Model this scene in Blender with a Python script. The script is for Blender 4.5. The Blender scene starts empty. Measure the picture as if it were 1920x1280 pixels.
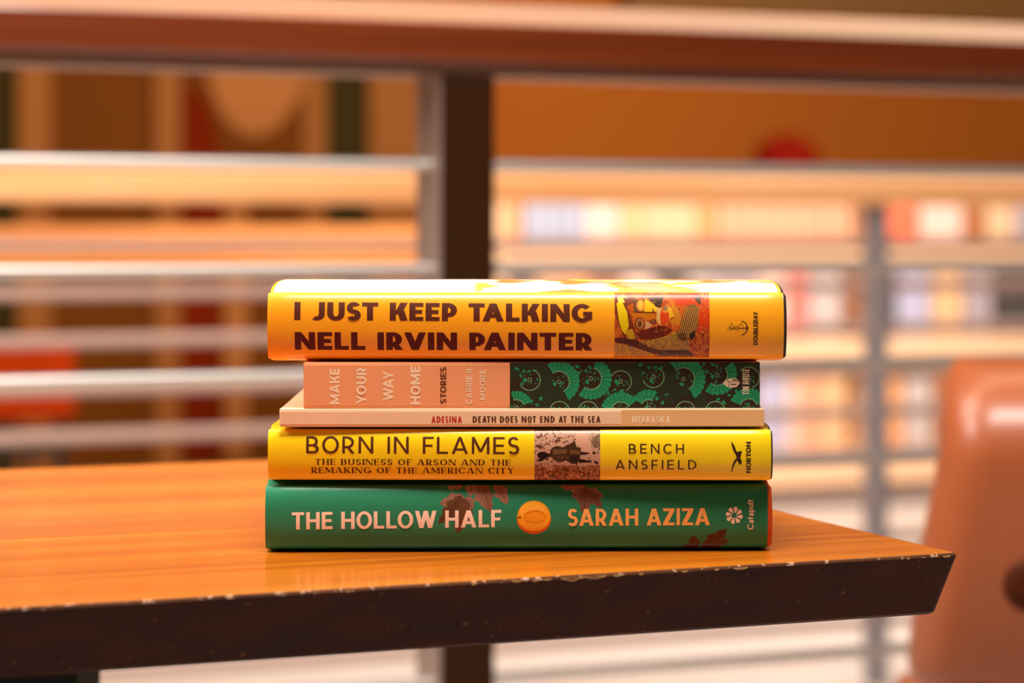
import bpy, bmesh, math, random
import numpy as np
from mathutils import Vector, Matrix

S = bpy.context.scene
COL = S.collection
R = math.radians
random.seed(7)

# ------------------------------------------------------------------ camera
YAW = R(21.4)                       # the camera looks this much to the right of the table's depth axis
SN, CS = math.sin(YAW), math.cos(YAW)
FPX, CX, HZ, CZ = 4350.0, 960.0, 440.0, 0.8844   # focal length in px of a 1920 wide frame, horizon row, eye height
DIST = 1.056                        # distance of the stack of books

cam_d = bpy.data.cameras.new('camera')
cam = bpy.data.objects.new('camera', cam_d)
COL.objects.link(cam)
cam.location = (0, 0, CZ)
cam.rotation_euler = (R(90), 0, -YAW)
cam_d.sensor_width = 36
cam_d.lens = FPX / 1920 * 36
cam_d.shift_y = -(640 - HZ) / 1920
cam_d.clip_start = 0.05
cam_d.dof.use_dof = True
cam_d.dof.focus_distance = DIST + 0.004
cam_d.dof.aperture_fstop = 6.0
S.camera = cam

# ------------------------------------------------------------------ world, lights, exposure
S.view_settings.view_transform = 'Standard'
S.view_settings.look = 'None'
S.view_settings.gamma = 1
S.view_settings.exposure = 0.0
S.view_settings.use_curve_mapping = False
wd = bpy.data.worlds.new('world')
S.world = wd
wd.use_nodes = True
wd.node_tree.nodes['Background'].inputs[0].default_value = (1.0, 0.80, 0.62, 1)
wd.node_tree.nodes['Background'].inputs[1].default_value = 0.09


def c2w(xc, yc):
    """camera-aligned ground coordinates -> world x, y"""
    return CS * xc + SN * yc, -SN * xc + CS * yc


def area_light(name, loc, target, size, power, col, sy=None):
    l = bpy.data.lights.new(name, 'AREA')
    l.shape = 'RECTANGLE'
    l.size = size
    l.size_y = sy or size
    l.energy = power
    l.color = col
    o = bpy.data.objects.new(name, l)
    COL.objects.link(o)
    o.location = loc
    o.rotation_euler = (Vector(target) - Vector(loc)).to_track_quat('-Z', 'Y').to_euler()
    return o


kx, ky = c2w(0.10, 0.72)
area_light('ceiling_lamp_over_table', (kx, ky, 2.5), (0.4, 1.0, 0.8), 0.7, 63, (1.0, 0.96, 0.88), 0.4)
area_light('added_strip_over_railing', (0.6, 2.22, 2.7), (0.6, 2.22, 0), 4.4, 44, (1.0, 0.78, 0.50), 0.24)  # unseen strip light added for the glare on the handrail's chamfer
area_light('added_light_left', (-1.0, 1.7, 2.1), (0.5, 2.1, 0.8), 0.5, 34, (1.0, 0.96, 0.93), 0.5)  # unseen light added to brighten the rods left of the post
area_light('added_light_by_railing', (-0.9, 2.6, 3.0), (1.3, 4.2, 0.6), 2.0, 95, (1.0, 0.89, 0.78), 1.0)  # unseen light added for the far handrail and the post's left face
area_light('added_bookcase_light', (2.9, 4.5, 2.4), (3.0, 6.7, 0.35), 3.6, 150, (1.0, 0.90, 0.82), 0.8)  # unseen light added to brighten the bookcase front
area_light('ceiling_lamp_by_back_wall', (3.4, 6.6, 3.3), (3.8, 8.6, 1.0), 3.0, 24, (1.0, 0.82, 0.62), 0.8)


# ------------------------------------------------------------------ materials
def lin(r, g, b):
    def f(c):
        c /= 255.0
        return c / 12.92 if c <= 0.04045 else ((c + 0.055) / 1.055) ** 2.4
    return (f(r), f(g), f(b), 1.0)


def mat(name, col, rough=0.5, metal=0.0, spec=0.3, var=0.0, vscale=(8, 8, 8), col2=None, bump=0.0, coat=0.0, crough=0.15):
    m = bpy.data.materials.new(name)
    m.use_nodes = True
    nt = m.node_tree
    b = nt.nodes['Principled BSDF']
    b.inputs['Roughness'].default_value = rough
    b.inputs['Metallic'].default_value = metal
    b.inputs['Specular IOR Level'].default_value = spec
    if coat:
        b.inputs['Coat Weight'].default_value = coat
        b.inputs['Coat Roughness'].default_value = crough
    b.inputs['Base Color'].default_value = col
    if var or col2 or bump:
        tc = nt.nodes.new('ShaderNodeTexCoord')
        mp = nt.nodes.new('ShaderNodeMapping')
        mp.inputs['Scale'].default_value = vscale
        nz = nt.nodes.new('ShaderNodeTexNoise')
        nz.inputs['Scale'].default_value = 1.0
        nz.inputs['Detail'].default_value = 4.0
        nt.links.new(tc.outputs['Object'], mp.inputs[0])
        nt.links.new(mp.outputs[0], nz.inputs['Vector'])
        rp = nt.nodes.new('ShaderNodeValToRGB')
        rp.color_ramp.elements[0].position = 0.35
        rp.color_ramp.elements[1].position = 0.65
        d = col2 or tuple(max(0, c * (1 - var)) for c in col[:3]) + (1,)
        rp.color_ramp.elements[0].color = d
        rp.color_ramp.elements[1].color = col
        nt.links.new(nz.outputs['Fac'], rp.inputs[0])
        nt.links.new(rp.outputs[0], b.inputs['Base Color'])
        if bump:
            bp = nt.nodes.new('ShaderNodeBump')
            bp.inputs['Strength'].default_value = bump
            bp.inputs['Distance'].default_value = 0.002
            nt.links.new(nz.outputs['Fac'], bp.inputs['Height'])
            nt.links.new(bp.outputs[0], b.inputs['Normal'])
    return m


def print_mat(name, rough):
    """a printed surface: its ink comes from the mesh's own colour attribute"""
    m = bpy.data.materials.new(name)
    m.use_nodes = True
    nt = m.node_tree
    b = nt.nodes['Principled BSDF']
    b.inputs['Roughness'].default_value = rough
    b.inputs['Specular IOR Level'].default_value = 0.3
    a = nt.nodes.new('ShaderNodeAttribute')
    a.attribute_name = 'ink'
    nt.links.new(a.outputs['Color'], b.inputs['Base Color'])
    return m


def wood_mat(name, c_dark, c_mid, c_light, rough, sx=1.2, sy=38, coat=0.0):
    m = bpy.data.materials.new(name)
    m.use_nodes = True
    nt = m.node_tree
    b = nt.nodes['Principled BSDF']
    b.inputs['Roughness'].default_value = rough
    if coat:
        b.inputs['Coat Weight'].default_value = coat
        b.inputs['Coat Roughness'].default_value = 0.12
    tc = nt.nodes.new('ShaderNodeTexCoord')
    mp = nt.nodes.new('ShaderNodeMapping')
    mp.inputs['Scale'].default_value = (sx, sy, sy)
    nt.links.new(tc.outputs['Object'], mp.inputs[0])
    nz = nt.nodes.new('ShaderNodeTexNoise')
    nz.inputs['Scale'].default_value = 1.0
    nz.inputs['Detail'].default_value = 6.0
    nz.inputs['Distortion'].default_value = 0.6
    nt.links.new(mp.outputs[0], nz.inputs['Vector'])
    mp2 = nt.nodes.new('ShaderNodeMapping')
    mp2.inputs['Scale'].default_value = (sx * 2.5, sy * 7, sy * 7)
    nt.links.new(tc.outputs['Object'], mp2.inputs[0])
    n2 = nt.nodes.new('ShaderNodeTexNoise')
    n2.inputs['Scale'].default_value = 1.0
    n2.inputs['Detail'].default_value = 3.0
    nt.links.new(mp2.outputs[0], n2.inputs['Vector'])
    mx = nt.nodes.new('ShaderNodeMix')
    mx.inputs[0].default_value = 0.35
    nt.links.new(nz.outputs['Fac'], mx.inputs[2])
    nt.links.new(n2.outputs['Fac'], mx.inputs[3])
    rp = nt.nodes.new('ShaderNodeValToRGB')
    e = rp.color_ramp.elements
    e[0].position, e[0].color = 0.36, c_dark
    e[1].position, e[1].color = 0.64, c_light
    k = e.new(0.50)
    k.color = c_mid
    nt.links.new(mx.outputs[0], rp.inputs[0])
    nt.links.new(rp.outputs[0], b.inputs['Base Color'])
    return m


def worn_edge_mat(name, base, chip, grey, thr):
    """dark varnish with small worn flecks"""
    m = bpy.data.materials.new(name)
    m.use_nodes = True
    nt = m.node_tree
    b = nt.nodes['Principled BSDF']
    b.inputs['Roughness'].default_value = 0.5
    b.inputs['Specular IOR Level'].default_value = 0.18
    tc = nt.nodes.new('ShaderNodeTexCoord')

    def noise(sc, det=3.0):
        mp = nt.nodes.new('ShaderNodeMapping')
        mp.inputs['Scale'].default_value = sc
        nt.links.new(tc.outputs['Object'], mp.inputs[0])
        n = nt.nodes.new('ShaderNodeTexNoise')
        n.inputs['Scale'].default_value = 1.0
        n.inputs['Detail'].default_value = det
        nt.links.new(mp.outputs[0], n.inputs['Vector'])
        return n

    def step(n, lo, hi):
        r = nt.nodes.new('ShaderNodeMapRange')
        r.inputs[1].default_value = lo
        r.inputs[2].default_value = hi
        nt.links.new(n.outputs['Fac'], r.inputs[0])
        return r
    n1 = step(noise((300, 300, 300), 2.0), thr, thr + 0.03)
    n2 = noise((60, 60, 60))
    n3 = step(noise((25, 90, 90)), 0.3, 0.75)
    m0 = nt.nodes.new('ShaderNodeMix')
    m0.data_type = 'RGBA'
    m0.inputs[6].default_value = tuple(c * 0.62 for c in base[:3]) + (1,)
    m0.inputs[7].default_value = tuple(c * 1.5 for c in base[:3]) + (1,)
    nt.links.new(n3.outputs[0], m0.inputs[0])
    m1 = nt.nodes.new('ShaderNodeMix')
    m1.data_type = 'RGBA'
    m1.inputs[6].default_value = chip
    m1.inputs[7].default_value = grey
    nt.links.new(n2.outputs['Fac'], m1.inputs[0])
    m2 = nt.nodes.new('ShaderNodeMix')
    m2.data_type = 'RGBA'
    nt.links.new(n1.outputs[0], m2.inputs[0])
    nt.links.new(m0.outputs[2], m2.inputs[6])
    nt.links.new(m1.outputs[2], m2.inputs[7])
    nt.links.new(m2.outputs[2], b.inputs['Base Color'])
    return m


# ------------------------------------------------------------------ mesh collecting
class MB:
    def __init__(self):
        self.v, self.f, self.m, self.c, self.s = [], [], [], [], []

    def add(self, verts, faces, mi=0, cols=None, smooth=False):
        k = len(self.v)
        self.v += [tuple(p) for p in verts]
        self.f += [tuple(i + k for i in f) for f in faces]
        self.m += [mi] * len(faces)
        self.s += [smooth] * len(faces)
        self.c += list(cols) if cols is not None else [(1, 1, 1, 1)] * len(verts)

    def box(self, x0, y0, z0, x1, y1, z1, mi=0):
        self.add([(x0, y0, z0), (x1, y0, z0), (x1, y1, z0), (x0, y1, z0), (x0, y0, z1), (x1, y0, z1), (x1, y1, z1), (x0, y1, z1)],
                 [(0, 3, 2, 1), (4, 5, 6, 7), (0, 1, 5, 4), (1, 2, 6, 5), (2, 3, 7, 6), (3, 0, 4, 7)], mi)

    def prism_x(self, prof, x0, x1, mi=0, smooth=False):
        """closed profile in (y, z), extruded along x"""
        n = len(prof)
        vs = [(x0, y, z) for y, z in prof] + [(x1, y, z) for y, z in prof]
        fs = [(i, (i + 1) % n, n + (i + 1) % n, n + i) for i in range(n)]
        self.add(vs, fs, mi, smooth=smooth)
        self.add(vs, [tuple(range(n))[::-1], tuple(range(n, 2 * n))], mi)

    def tube(self, p, q, r, n=16, mi=0):
        p, q = Vector(p), Vector(q)
        d = (q - p).normalized()
        a = d.orthogonal().normalized()
        b = d.cross(a)
        vs = []
        for e in (p, q):
            for i in range(n):
                t = 2 * math.pi * i / n
                vs.append(e + a * (r * math.cos(t)) + b * (r * math.sin(t)))
        self.add(vs, [(i, (i + 1) % n, n + (i + 1) % n, n + i) for i in range(n)], mi, smooth=True)
        self.add(vs, [tuple(range(n))[::-1], tuple(range(n, 2 * n))], mi)

    def lathe(self, prof, n=40, mi=0):
        vs, fs = [], []
        for r, z in prof:
            for i in range(n):
                t = 2 * math.pi * i / n
                vs.append((r * math.cos(t), r * math.sin(t), z))
        for j in range(len(prof) - 1):
            for i in range(n):
                fs.append((j * n + i, j * n + (i + 1) % n, (j + 1) * n + (i + 1) % n, (j + 1) * n + i))
        self.add(vs, fs, mi, smooth=True)

    def build(self, name, mats, parent=None, loc=None, rotz=None, fix=True):
        me = bpy.data.meshes.new(name)
        me.from_pydata(self.v, [], self.f)
        me.polygons.foreach_set('material_index', self.m)
        me.polygons.foreach_set('use_smooth', self.s)
        at = me.color_attributes.new('ink', 'FLOAT_COLOR', 'POINT')
        at.data.foreach_set('color', np.array(self.c, dtype=np.float32).ravel())
        for m in (mats if isinstance(mats, (list, tuple)) else [mats]):
            me.materials.append(m)
        me.update()
        if fix:
            bm = bmesh.new()
            bm.from_mesh(me)
            bmesh.ops.recalc_face_normals(bm, faces=bm.faces)
            bm.to_mesh(me)
            bm.free()
        o = bpy.data.objects.new(name, me)
        COL.objects.link(o)
        if parent:
            o.parent = parent
        if loc:
            o.location = loc
        if rotz is not None:
            o.rotation_euler = (0, 0, rotz)
        return o


def bevel(o, w, seg=3, angle=35):
    md = o.modifiers.new('bevel', 'BEVEL')
    md.width = w
    md.segments = seg
    md.limit_method = 'ANGLE'
    md.angle_limit = R(angle)
    return o


def tag(o, label, cat, group=None, kind=None):
    if label:
        o['label'] = label
    if cat:
        o['category'] = cat
    if group:
        o['group'] = group
    if kind:
        o['kind'] = kind
    return o


def thing(name, loc, rotz, label, cat, group=None):
    o = bpy.data.objects.new(name, None)
    COL.objects.link(o)
    o.empty_display_size = 0.05
    o.location = loc
    o.rotation_euler = (0, 0, rotz)
    return tag(o, label, cat, group)


def struct(o, label=None):
    o['kind'] = 'structure'
    if label:
        o['label'] = label
    return o


def at_y(px, wy):
    """world x and camera depth where image column px meets the vertical plane y = wy"""
    k = (px - CX) / FPX
    yc = wy / (CS - SN * k)
    return (CS * k + SN) * yc, yc


def z_of(py, yc):
    return CZ - (py - HZ) / FPX * yc


# ------------------------------------------------------------------ setting: floor and back wall
M_floor = mat('pale_floor', lin(226, 210, 200), 0.5, var=0.10, vscale=(0.8, 3, 1))
M_wall = mat('orange_brown_wall', lin(166, 88, 26), 0.7, spec=0.05, var=0.08, vscale=(0.6, 0.6, 0.3))
M_wallup = mat('olive_brown_soffit', lin(128, 84, 38), 0.7, var=0.1, vscale=(0.5, 0.5, 0.5))
M_panel = mat('brown_panel', lin(106, 54, 4), 0.65, spec=0.05, var=0.12, vscale=(0.8, 0.8, 0.4))  # dimmer light on the left is put into this darker brown
M_tan = mat('tan_pilaster', lin(152, 90, 40), 0.6, spec=0.05, var=0.1, vscale=(1, 1, 0.5))
M_green = mat('dark_green_panel', lin(58, 44, 14), 0.8, spec=0.05, var=0.2, vscale=(1, 1, 1))
M_redcloth = mat('dark_red_cloth', lin(112, 28, 0), 0.9, spec=0.05, var=0.2, vscale=(4, 4, 2))
M_mural = mat('tan_mural', lin(168, 102, 50), 0.7, spec=0.05, var=0.12, vscale=(2, 2, 2))
M_muralb = mat('mural_brown', lin(104, 52, 6), 0.7, spec=0.05, var=0.12, vscale=(2, 2, 2))

b = MB(); b.box(-7, -1.5, -0.1, 12, 9.2, 0.0)
struct(b.build('floor', M_floor))
WY = 8.6
b = MB(); b.box(-7, WY, 0.0, 12, WY + 0.2, 3.4)
struct(b.build('wall_back', M_wall))
b = MB()
x0, yc = at_y(1180, WY - 0.12)
b.box(x0, WY - 0.12, z_of(34, yc + 0.3), 12, WY, 3.4)
struct(b.build('trim_1', M_wallup))


def wall_piece(name, px0, px1, py0, py1, proud, m, base=None):
    """a piece standing proud of the back wall, between two image columns; py1 None = down to the floor"""
    wy = WY - proud
    xa, ya = at_y(px0, wy)
    xb, yb = at_y(px1, wy)
    b = MB()
    zt = 3.4 if py0 is None else z_of(py0, (ya + yb) / 2)
    zb = 0.0 if py1 is None else z_of(py1, (ya + yb) / 2)
    b.box(xa, wy, zb, xb, WY, zt)
    return b.build(name, m)


for i, (p0, p1, pr, m) in enumerate([(-700, 34, 0.02, M_green), (34, 96, 0.06, M_tan), (96, 290, 0.02, M_panel), (290, 338, 0.06, M_tan),
                                     (338, 570, 0.02, M_panel), (570, 612, 0.06, M_tan), (612, 694, 0.03, M_green), (694, 800, 0.06, M_tan)]):
    struct(wall_piece('trim_%d' % (i + 2), p0, p1, None, None, pr, m))

# a tall wall hanging: tan field that narrows to a rounded point, red band on its left
wy = WY - 0.035
def wp(px, py):
    x, y = at_y(px, wy)
    return (x, z_of(py, y))
b = MB()
def plate(pts, dy, mi):
    n = len(pts)
    vs = [(x, wy - dy, z) for x, z in pts] + [(x, wy, z) for x, z in pts]
    b.add(vs, [tuple(range(n)), tuple(range(n, 2 * n))[::-1]] + [(i, (i + 1) % n, n + (i + 1) % n, n + i) for i in range(n)], mi)
plate([wp(340, -300), wp(568, -300), wp(568, 860), wp(340, 860)], 0.01, 0)
plate([wp(372, -300), wp(566, -300), wp(566, 170), wp(545, 205), wp(515, 240), wp(480, 256), wp(445, 246), wp(415, 215), wp(390, 160)], 0.02, 1)
plate([wp(338, 170), wp(370, 165), wp(392, 205), wp(408, 260), wp(412, 330), wp(412, 860), wp(340, 860)], 0.02, 2)
plate([wp(420, 330), wp(462, 330), wp(462, 860), wp(420, 860)], 0.02, 1)
hang = b.build('wall_hanging', [M_muralb, M_mural, M_redcloth])
tag(hang, 'large tan and dark red wall hanging on the brown back wall, left of the post', 'wall hanging')

# ------------------------------------------------------------------ bookcase along the back
M_light = mat('pale_wood', lin(240, 196, 154), 0.5, var=0.08, vscale=(1, 10, 10))
M_lightlip = mat('pale_wood_lip', lin(244, 198, 156), 0.45, var=0.06, vscale=(1, 10, 10))
M_dark = mat('recess_shade_colour', lin(48, 20, 4), 0.7, var=0.1)  # plinth tone: shade of the kick recess put into the colour
BY = 6.64
bx0, byc = at_y(932, BY)
bx1 = 5.6
sc = thing('bookcase', ((bx0 + bx1) / 2, BY, 0), 0, 'long low pale wood bookcase of three rows beyond the far railing', 'bookcase')
ox = (bx0 + bx1) / 2
SH = [0.858, 0.545, 0.185]          # heights of the shelf tops
BT = 1.065
b = MB(); b.box(bx0 - ox, -0.02, BT - 0.035, bx1 - ox, 0.32, BT)
bevel(b.build('top_panel', M_light, sc), 0.004)
UPX = at_y(1632, BY)[0]
for sx in (bx0, UPX, bx1 - 0.03):
    b = MB(); b.box(sx - ox, 0, 0.073, sx - ox + 0.03, 0.30, BT - 0.035)
    b.build('upright_panel', M_light, sc)
b = MB(); b.box(bx0 - ox + 0.03, 0.30, 0.073, bx1 - ox - 0.03, 0.315, BT - 0.035)
b.build('back_panel', M_tan, sc)
for z, lip in zip(SH, (0.05, 0.082, 0.112)):
    b = MB(); b.box(bx0 - ox + 0.03, 0.012, z - 0.025, bx1 - ox - 0.03, 0.30, z)
    sh = b.build('shelf', M_light, sc)
    b = MB(); b.box(bx0 - ox + 0.03, -0.004, z - lip, bx1 - ox - 0.03, 0.012, z + 0.004)
    b.build('shelf_lip', M_lightlip, sh)
b = MB(); b.box(bx0 - ox, 0.05, 0, bx1 - ox, 0.30, 0.073)
b.build('plinth', M_dark, sc)

PAL = {'blue white': (176, 180, 198), 'pinkish white': (240, 206, 190), 'cream': (228, 192, 150), 'orange': (236, 164, 108), 'tan brown': (176, 110, 66),
       'coral': (236, 120, 84), 'peach': (230, 172, 136), 'grey white': (206, 190, 184), 'charcoal': (74, 66, 64), 'lavender': (190, 186, 210),
       'coral pink': (238, 124, 110), 'golden': (240, 190, 140), 'grey lavender': (178, 162, 168), 'brown': (150, 92, 60), 'dark grey': (88, 82, 80),
       'red orange': (224, 96, 50)}
ROWS = ['top', 'middle', 'bottom']
BLOCKS = [
    (0, 946, 978, 'orange', 'beside the dark post'), (0, 984, 1100, 'blue white', 'near the dark post'), (0, 1102, 1166, 'pinkish white', 'right of the blue white ones'),
    (0, 1170, 1208, 'golden', 'left of the cream ones'), (0, 1212, 1312, 'cream', 'in the left half'), (0, 1316, 1346, 'orange', 'above the printed fans'),
    (0, 1350, 1602, 'peach', 'left of the grey far post'), (0, 1606, 1662, 'brown', 'behind the grey far post'), (0, 1668, 1726, 'coral', 'right of the grey far post'),
    (0, 1730, 1808, 'pinkish white', 'right of the coral ones'), (0, 1812, 1852, 'tan brown', 'above the leather chair'), (0, 1856, 1906, 'cream', 'near the photo edge'),
    (0, 1910, 1990, 'grey lavender', 'at the photo edge'),
    (1, 946, 1008, 'charcoal', 'beside the dark post'), (1, 1012, 1060, 'peach', 'over the stack'), (1, 1062, 1110, 'orange', 'over the stack'), (1, 1114, 1170, 'brown', 'over the stack'),
    (1, 1172, 1230, 'pinkish white', 'over the stack'), (1, 1232, 1290, 'charcoal', 'over the stack'), (1, 1294, 1350, 'grey white', 'over the stack'), (1, 1354, 1420, 'grey lavender', 'over the stack'),
    (1, 1424, 1482, 'pinkish white', 'left of the coral pink one'), (1, 1484, 1518, 'coral pink', 'beside the stack'), (1, 1522, 1584, 'grey white', 'right of the coral pink one'),
    (1, 1588, 1632, 'brown', 'left of the grey far post'), (1, 1636, 1684, 'dark grey', 'behind the grey far post'), (1, 1688, 1750, 'lavender', 'above the leather chair'),
    (1, 1754, 1810, 'golden', 'above the leather chair'), (1, 1814, 1866, 'grey lavender', 'above the leather chair'), (1, 1870, 1960, 'charcoal', 'at the photo edge'),
    (2, 1424, 1476, 'lavender', 'beside the stack'), (2, 1480, 1500, 'pinkish white', 'beside the lavender ones'), (2, 1502, 1546, 'peach', 'right of the stack'), (2, 1550, 1590, 'golden', 'right of the stack'),
    (2, 1594, 1632, 'pinkish white', 'left of the grey far post'), (2, 1636, 1660, 'brown', 'behind the grey far post'), (2, 1664, 1698, 'orange', 'right of the grey far post'),
    (2, 1702, 1752, 'grey white', 'beside the leather chair'), (2, 1756, 1830, 'tan brown', 'behind the leather chair'),
]
book_mats = {k: mat('book_cloth_' + k.replace(' ', '_'), lin(*v), 0.6, var=0.06, vscale=(20, 20, 6)) for k, v in PAL.items()}
for row, p0, p1, colr, where in BLOCKS:
    n = max(1, round((p1 - p0) / 29))
    ws = [random.uniform(0.8, 1.2) for _ in range(n)]
    tot = sum(ws)
    x = p0
    for w in ws:
        xa, ya = at_y(x, BY + 0.035)
        x += (p1 - p0) * w / tot
        xb, yb = at_y(x - 0.6, BY + 0.035)
        if xa < UPX + 0.032 and xb > UPX - 0.002:
            continue
        room = ([BT - 0.035] + SH)[row] - ([0, 0.05, 0.082][row] if row else 0) - SH[row] - 0.012
        h = min(room, random.uniform(0.17, 0.19) if row == 0 else random.uniform(0.215, 0.245))
        wd_, dp = xb - xa, random.uniform(0.15, 0.19)
        bk = MB()
        # rounded spine towards the room
        prof = [(-wd_ / 2, dp), (-wd_ / 2, 0.008), (-wd_ * 0.36, 0.002), (0, 0.0), (wd_ * 0.36, 0.002), (wd_ / 2, 0.008), (wd_ / 2, dp)]
        k = len(prof)
        vs = [(a, c, 0) for a, c in prof] + [(a, c, h) for a, c in prof]
        bk.add(vs, [tuple(range(k)), tuple(range(k, 2 * k))] + [(i, (i + 1) % k, k + (i + 1) % k, k + i) for i in range(k)])
        o = bk.build('shelved_book', book_mats[colr], None, ((xa + xb) / 2, BY + 0.035 + random.uniform(0, 0.01), SH[row] + 0.0005))
        lb = ('%s book on the %s bookcase shelf, %s' % (colr, ROWS[row], where)).strip(' ,')
        tag(o, lb.strip(), 'book', '%s books on the %s shelf %s' % (colr, ROWS[row], where))

# red vase on the bookcase
M_vase = mat('dark_red_glaze', lin(118, 14, 0), 0.8, spec=0.05, var=0.3, vscale=(6, 6, 6))
vx, vyc = at_y(1474, BY + 0.16)
b = MB()
b.lathe([(0.0, 0), (0.055, 0), (0.085, 0.02), (0.108, 0.055), (0.108, 0.085), (0.092, 0.115), (0.06, 0.135), (0.038, 0.14), (0.036, 0.150), (0.030, 0.150), (0.030, 0.13), (0.0, 0.12)])
vase = b.build('vase', M_vase, None, (vx, BY + 0.16, BT))
tag(vase, 'dark red rounded vase on top of the bookcase, against the orange wall', 'vase')

# long reading counter beyond the far railing, left of the bookcase
M_counter = wood_mat('orange_counter_wood', lin(196, 112, 44), lin(214, 130, 58), lin(228, 148, 76), 0.45, 0.8, 12)
CYW = 6.2
c0, _ = at_y(-120, CYW)
c1, _ = at_y(905, CYW)
cn = thing('reading_counter', ((c0 + c1) / 2, CYW, 0), 0, 'long orange wood reading counter beyond the far railing, left of the dark post', 'counter')
hw = (c1 - c0) / 2
b = MB(); b.box(-hw, 0, 0.80, hw, 0.36, 0.905); bevel(b.build('worktop', M_counter, cn), 0.008)
for sx in (-hw + 0.06, hw - 0.11):
    for sy in (0.04, 0.27):
        b = MB(); b.box(sx, sy, 0, sx + 0.05, sy + 0.05, 0.80); b.build('leg', M_counter, cn)

# red-orange chair behind the far railing at the left
M_red = mat('red_orange_upholstery', lin(150, 42, 0), 0.8, spec=0.05, var=0.15, vscale=(6, 6, 6))
M_steel = mat('dark_steel', lin(58, 42, 34), 0.45, metal=0.4, var=0.2, vscale=(10, 10, 4))
lx, lyc = at_y(140, 5.5)
lc = thing('side_chair', (lx - 0.24, 5.5, 0), R(0), 'red-orange backed chair behind the far railing at the left edge', 'chair')
b = MB(); b.box(-0.24, -0.02, 0.45, 0.24, 0.02, 0.62); bevel(b.build('backrest', M_red, lc), 0.015, 4)
b = MB(); b.box(-0.23, 0.03, 0.36, 0.23, 0.45, 0.395); bevel(b.build('seat', M_steel, lc), 0.012, 3)
for sx in (-0.21, 0.21):
    b = MB(); b.tube((sx, 0.03, 0), (sx, 0.03, 0.60), 0.012, 12); b.build('leg', M_steel, lc)
    b = MB(); b.tube((sx, 0.42, 0), (sx, 0.42, 0.37), 0.012, 12); b.build('leg', M_steel, lc)

# ------------------------------------------------------------------ far railing
M_chrome = mat('brushed_steel_rod', (0.72, 0.66, 0.62, 1), 0.45, metal=0.9, var=0.05, vscale=(4, 60, 60))
M_greypost = mat('grey_painted_steel', lin(150, 142, 148), 0.5, metal=0.2, var=0.1, vscale=(6, 6, 3))
M_farrod = mat('grey_pink_painted_rod', lin(176, 146, 136), 0.6, var=0.05, vscale=(4, 20, 20))
M_farrail = wood_mat('far_rail_wood', lin(228, 160, 104), lin(238, 176, 122), lin(244, 190, 142), 0.35, 0.8, 14)
FY = 4.0
fr = thing('guard_railing', (1.4, FY, 0), 0, 'far railing with pale wood handrail and grey post in front of the bookcase', 'railing')
fx0, fx1 = -2.2 - 1.4, 4.6 - 1.4
prof = [(-0.045, 0.942), (0.045, 0.942), (0.048, 0.946), (0.048, 0.985), (0.036, 0.999), (-0.036, 0.999), (-0.048, 0.985), (-0.048, 0.946)]
b = MB(); b.prism_x(prof, fx0, fx1); b.build('handrail', M_farrail, fr)
pxa, _ = at_y(1626, FY)
pxb, _ = at_y(1657, FY)
for dx in (0, -2.05, 1.9):
    b = MB(); b.box(pxa + dx - 1.4, -0.02, 0, pxb + dx - 1.4, 0.02, 0.942); bevel(b.build('post', M_greypost, fr), 0.003)
for k in range(10):
    b = MB(); b.tube((fx0, 0, 0.866 - 0.0825 * k), (fx1, 0, 0.866 - 0.0825 * k), 0.0118, 16); b.build('rod', M_farrod, fr)

# ------------------------------------------------------------------ near railing
M_rail = wood_mat('handrail_wood', lin(92, 32, 2), lin(110, 42, 4), lin(126, 54, 8), 0.34, 0.9, 22, coat=0.4)
M_post = mat('dark_brown_steel', lin(56, 30, 12), 0.5, spec=0.1, metal=0.1, var=0.2, vscale=(8, 8, 3))
M_flange = mat('grey_steel_flange', lin(150, 118, 104), 0.45, metal=0.4, var=0.1, vscale=(2, 20, 20))
M_plate = mat('lit_side_grey', lin(150, 126, 116), 0.4, metal=0.2, var=0.08, vscale=(8, 8, 3))
NY = 2.114
nr = thing('guard_railing', (0.774, NY, 0), 0, 'near railing with thick brown wood handrail, dark steel post and polished rods behind the table', 'railing')
nx0, nx1 = -1.6 - 0.774, 3.2 - 0.774
prof = [(-0.040, 1.047), (0.040, 1.047), (0.046, 1.052), (0.046, 1.083), (0.042, 1.090), (0.022, 1.106), (0.012, 1.109), (-0.012, 1.109), (-0.018, 1.107),
        (-0.0215, 1.1075), (-0.0435, 1.0860), (-0.044, 1.0845), (-0.044, 1.052)]
b = MB(); b.prism_x(prof, nx0, nx1); b.build('handrail', M_rail, nr)
b = MB(); b.box(nx0, -0.028, 1.037, nx1, 0.030, 1.047); b.build('flange', M_flange, nr)
for dx in (0, -1.7, 1.7):
    b = MB(); b.box(-0.0290 + dx, -0.029, 0, 0.026 + dx, 0.041, 1.037); pst = bevel(b.build('post', M_post, nr), 0.003)
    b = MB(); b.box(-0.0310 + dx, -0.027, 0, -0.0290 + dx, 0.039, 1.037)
    b.build('lit_side_plate', M_plate, pst)  # added sheet: light on the post's left side put into its pale grey
for k in range(9):
    b = MB(); b.tube((nx0, 0, 0.9515 - 0.1 * k), (nx1, 0, 0.9515 - 0.1 * k), 0.0062, 16); b.build('rod', M_chrome, nr)

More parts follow.
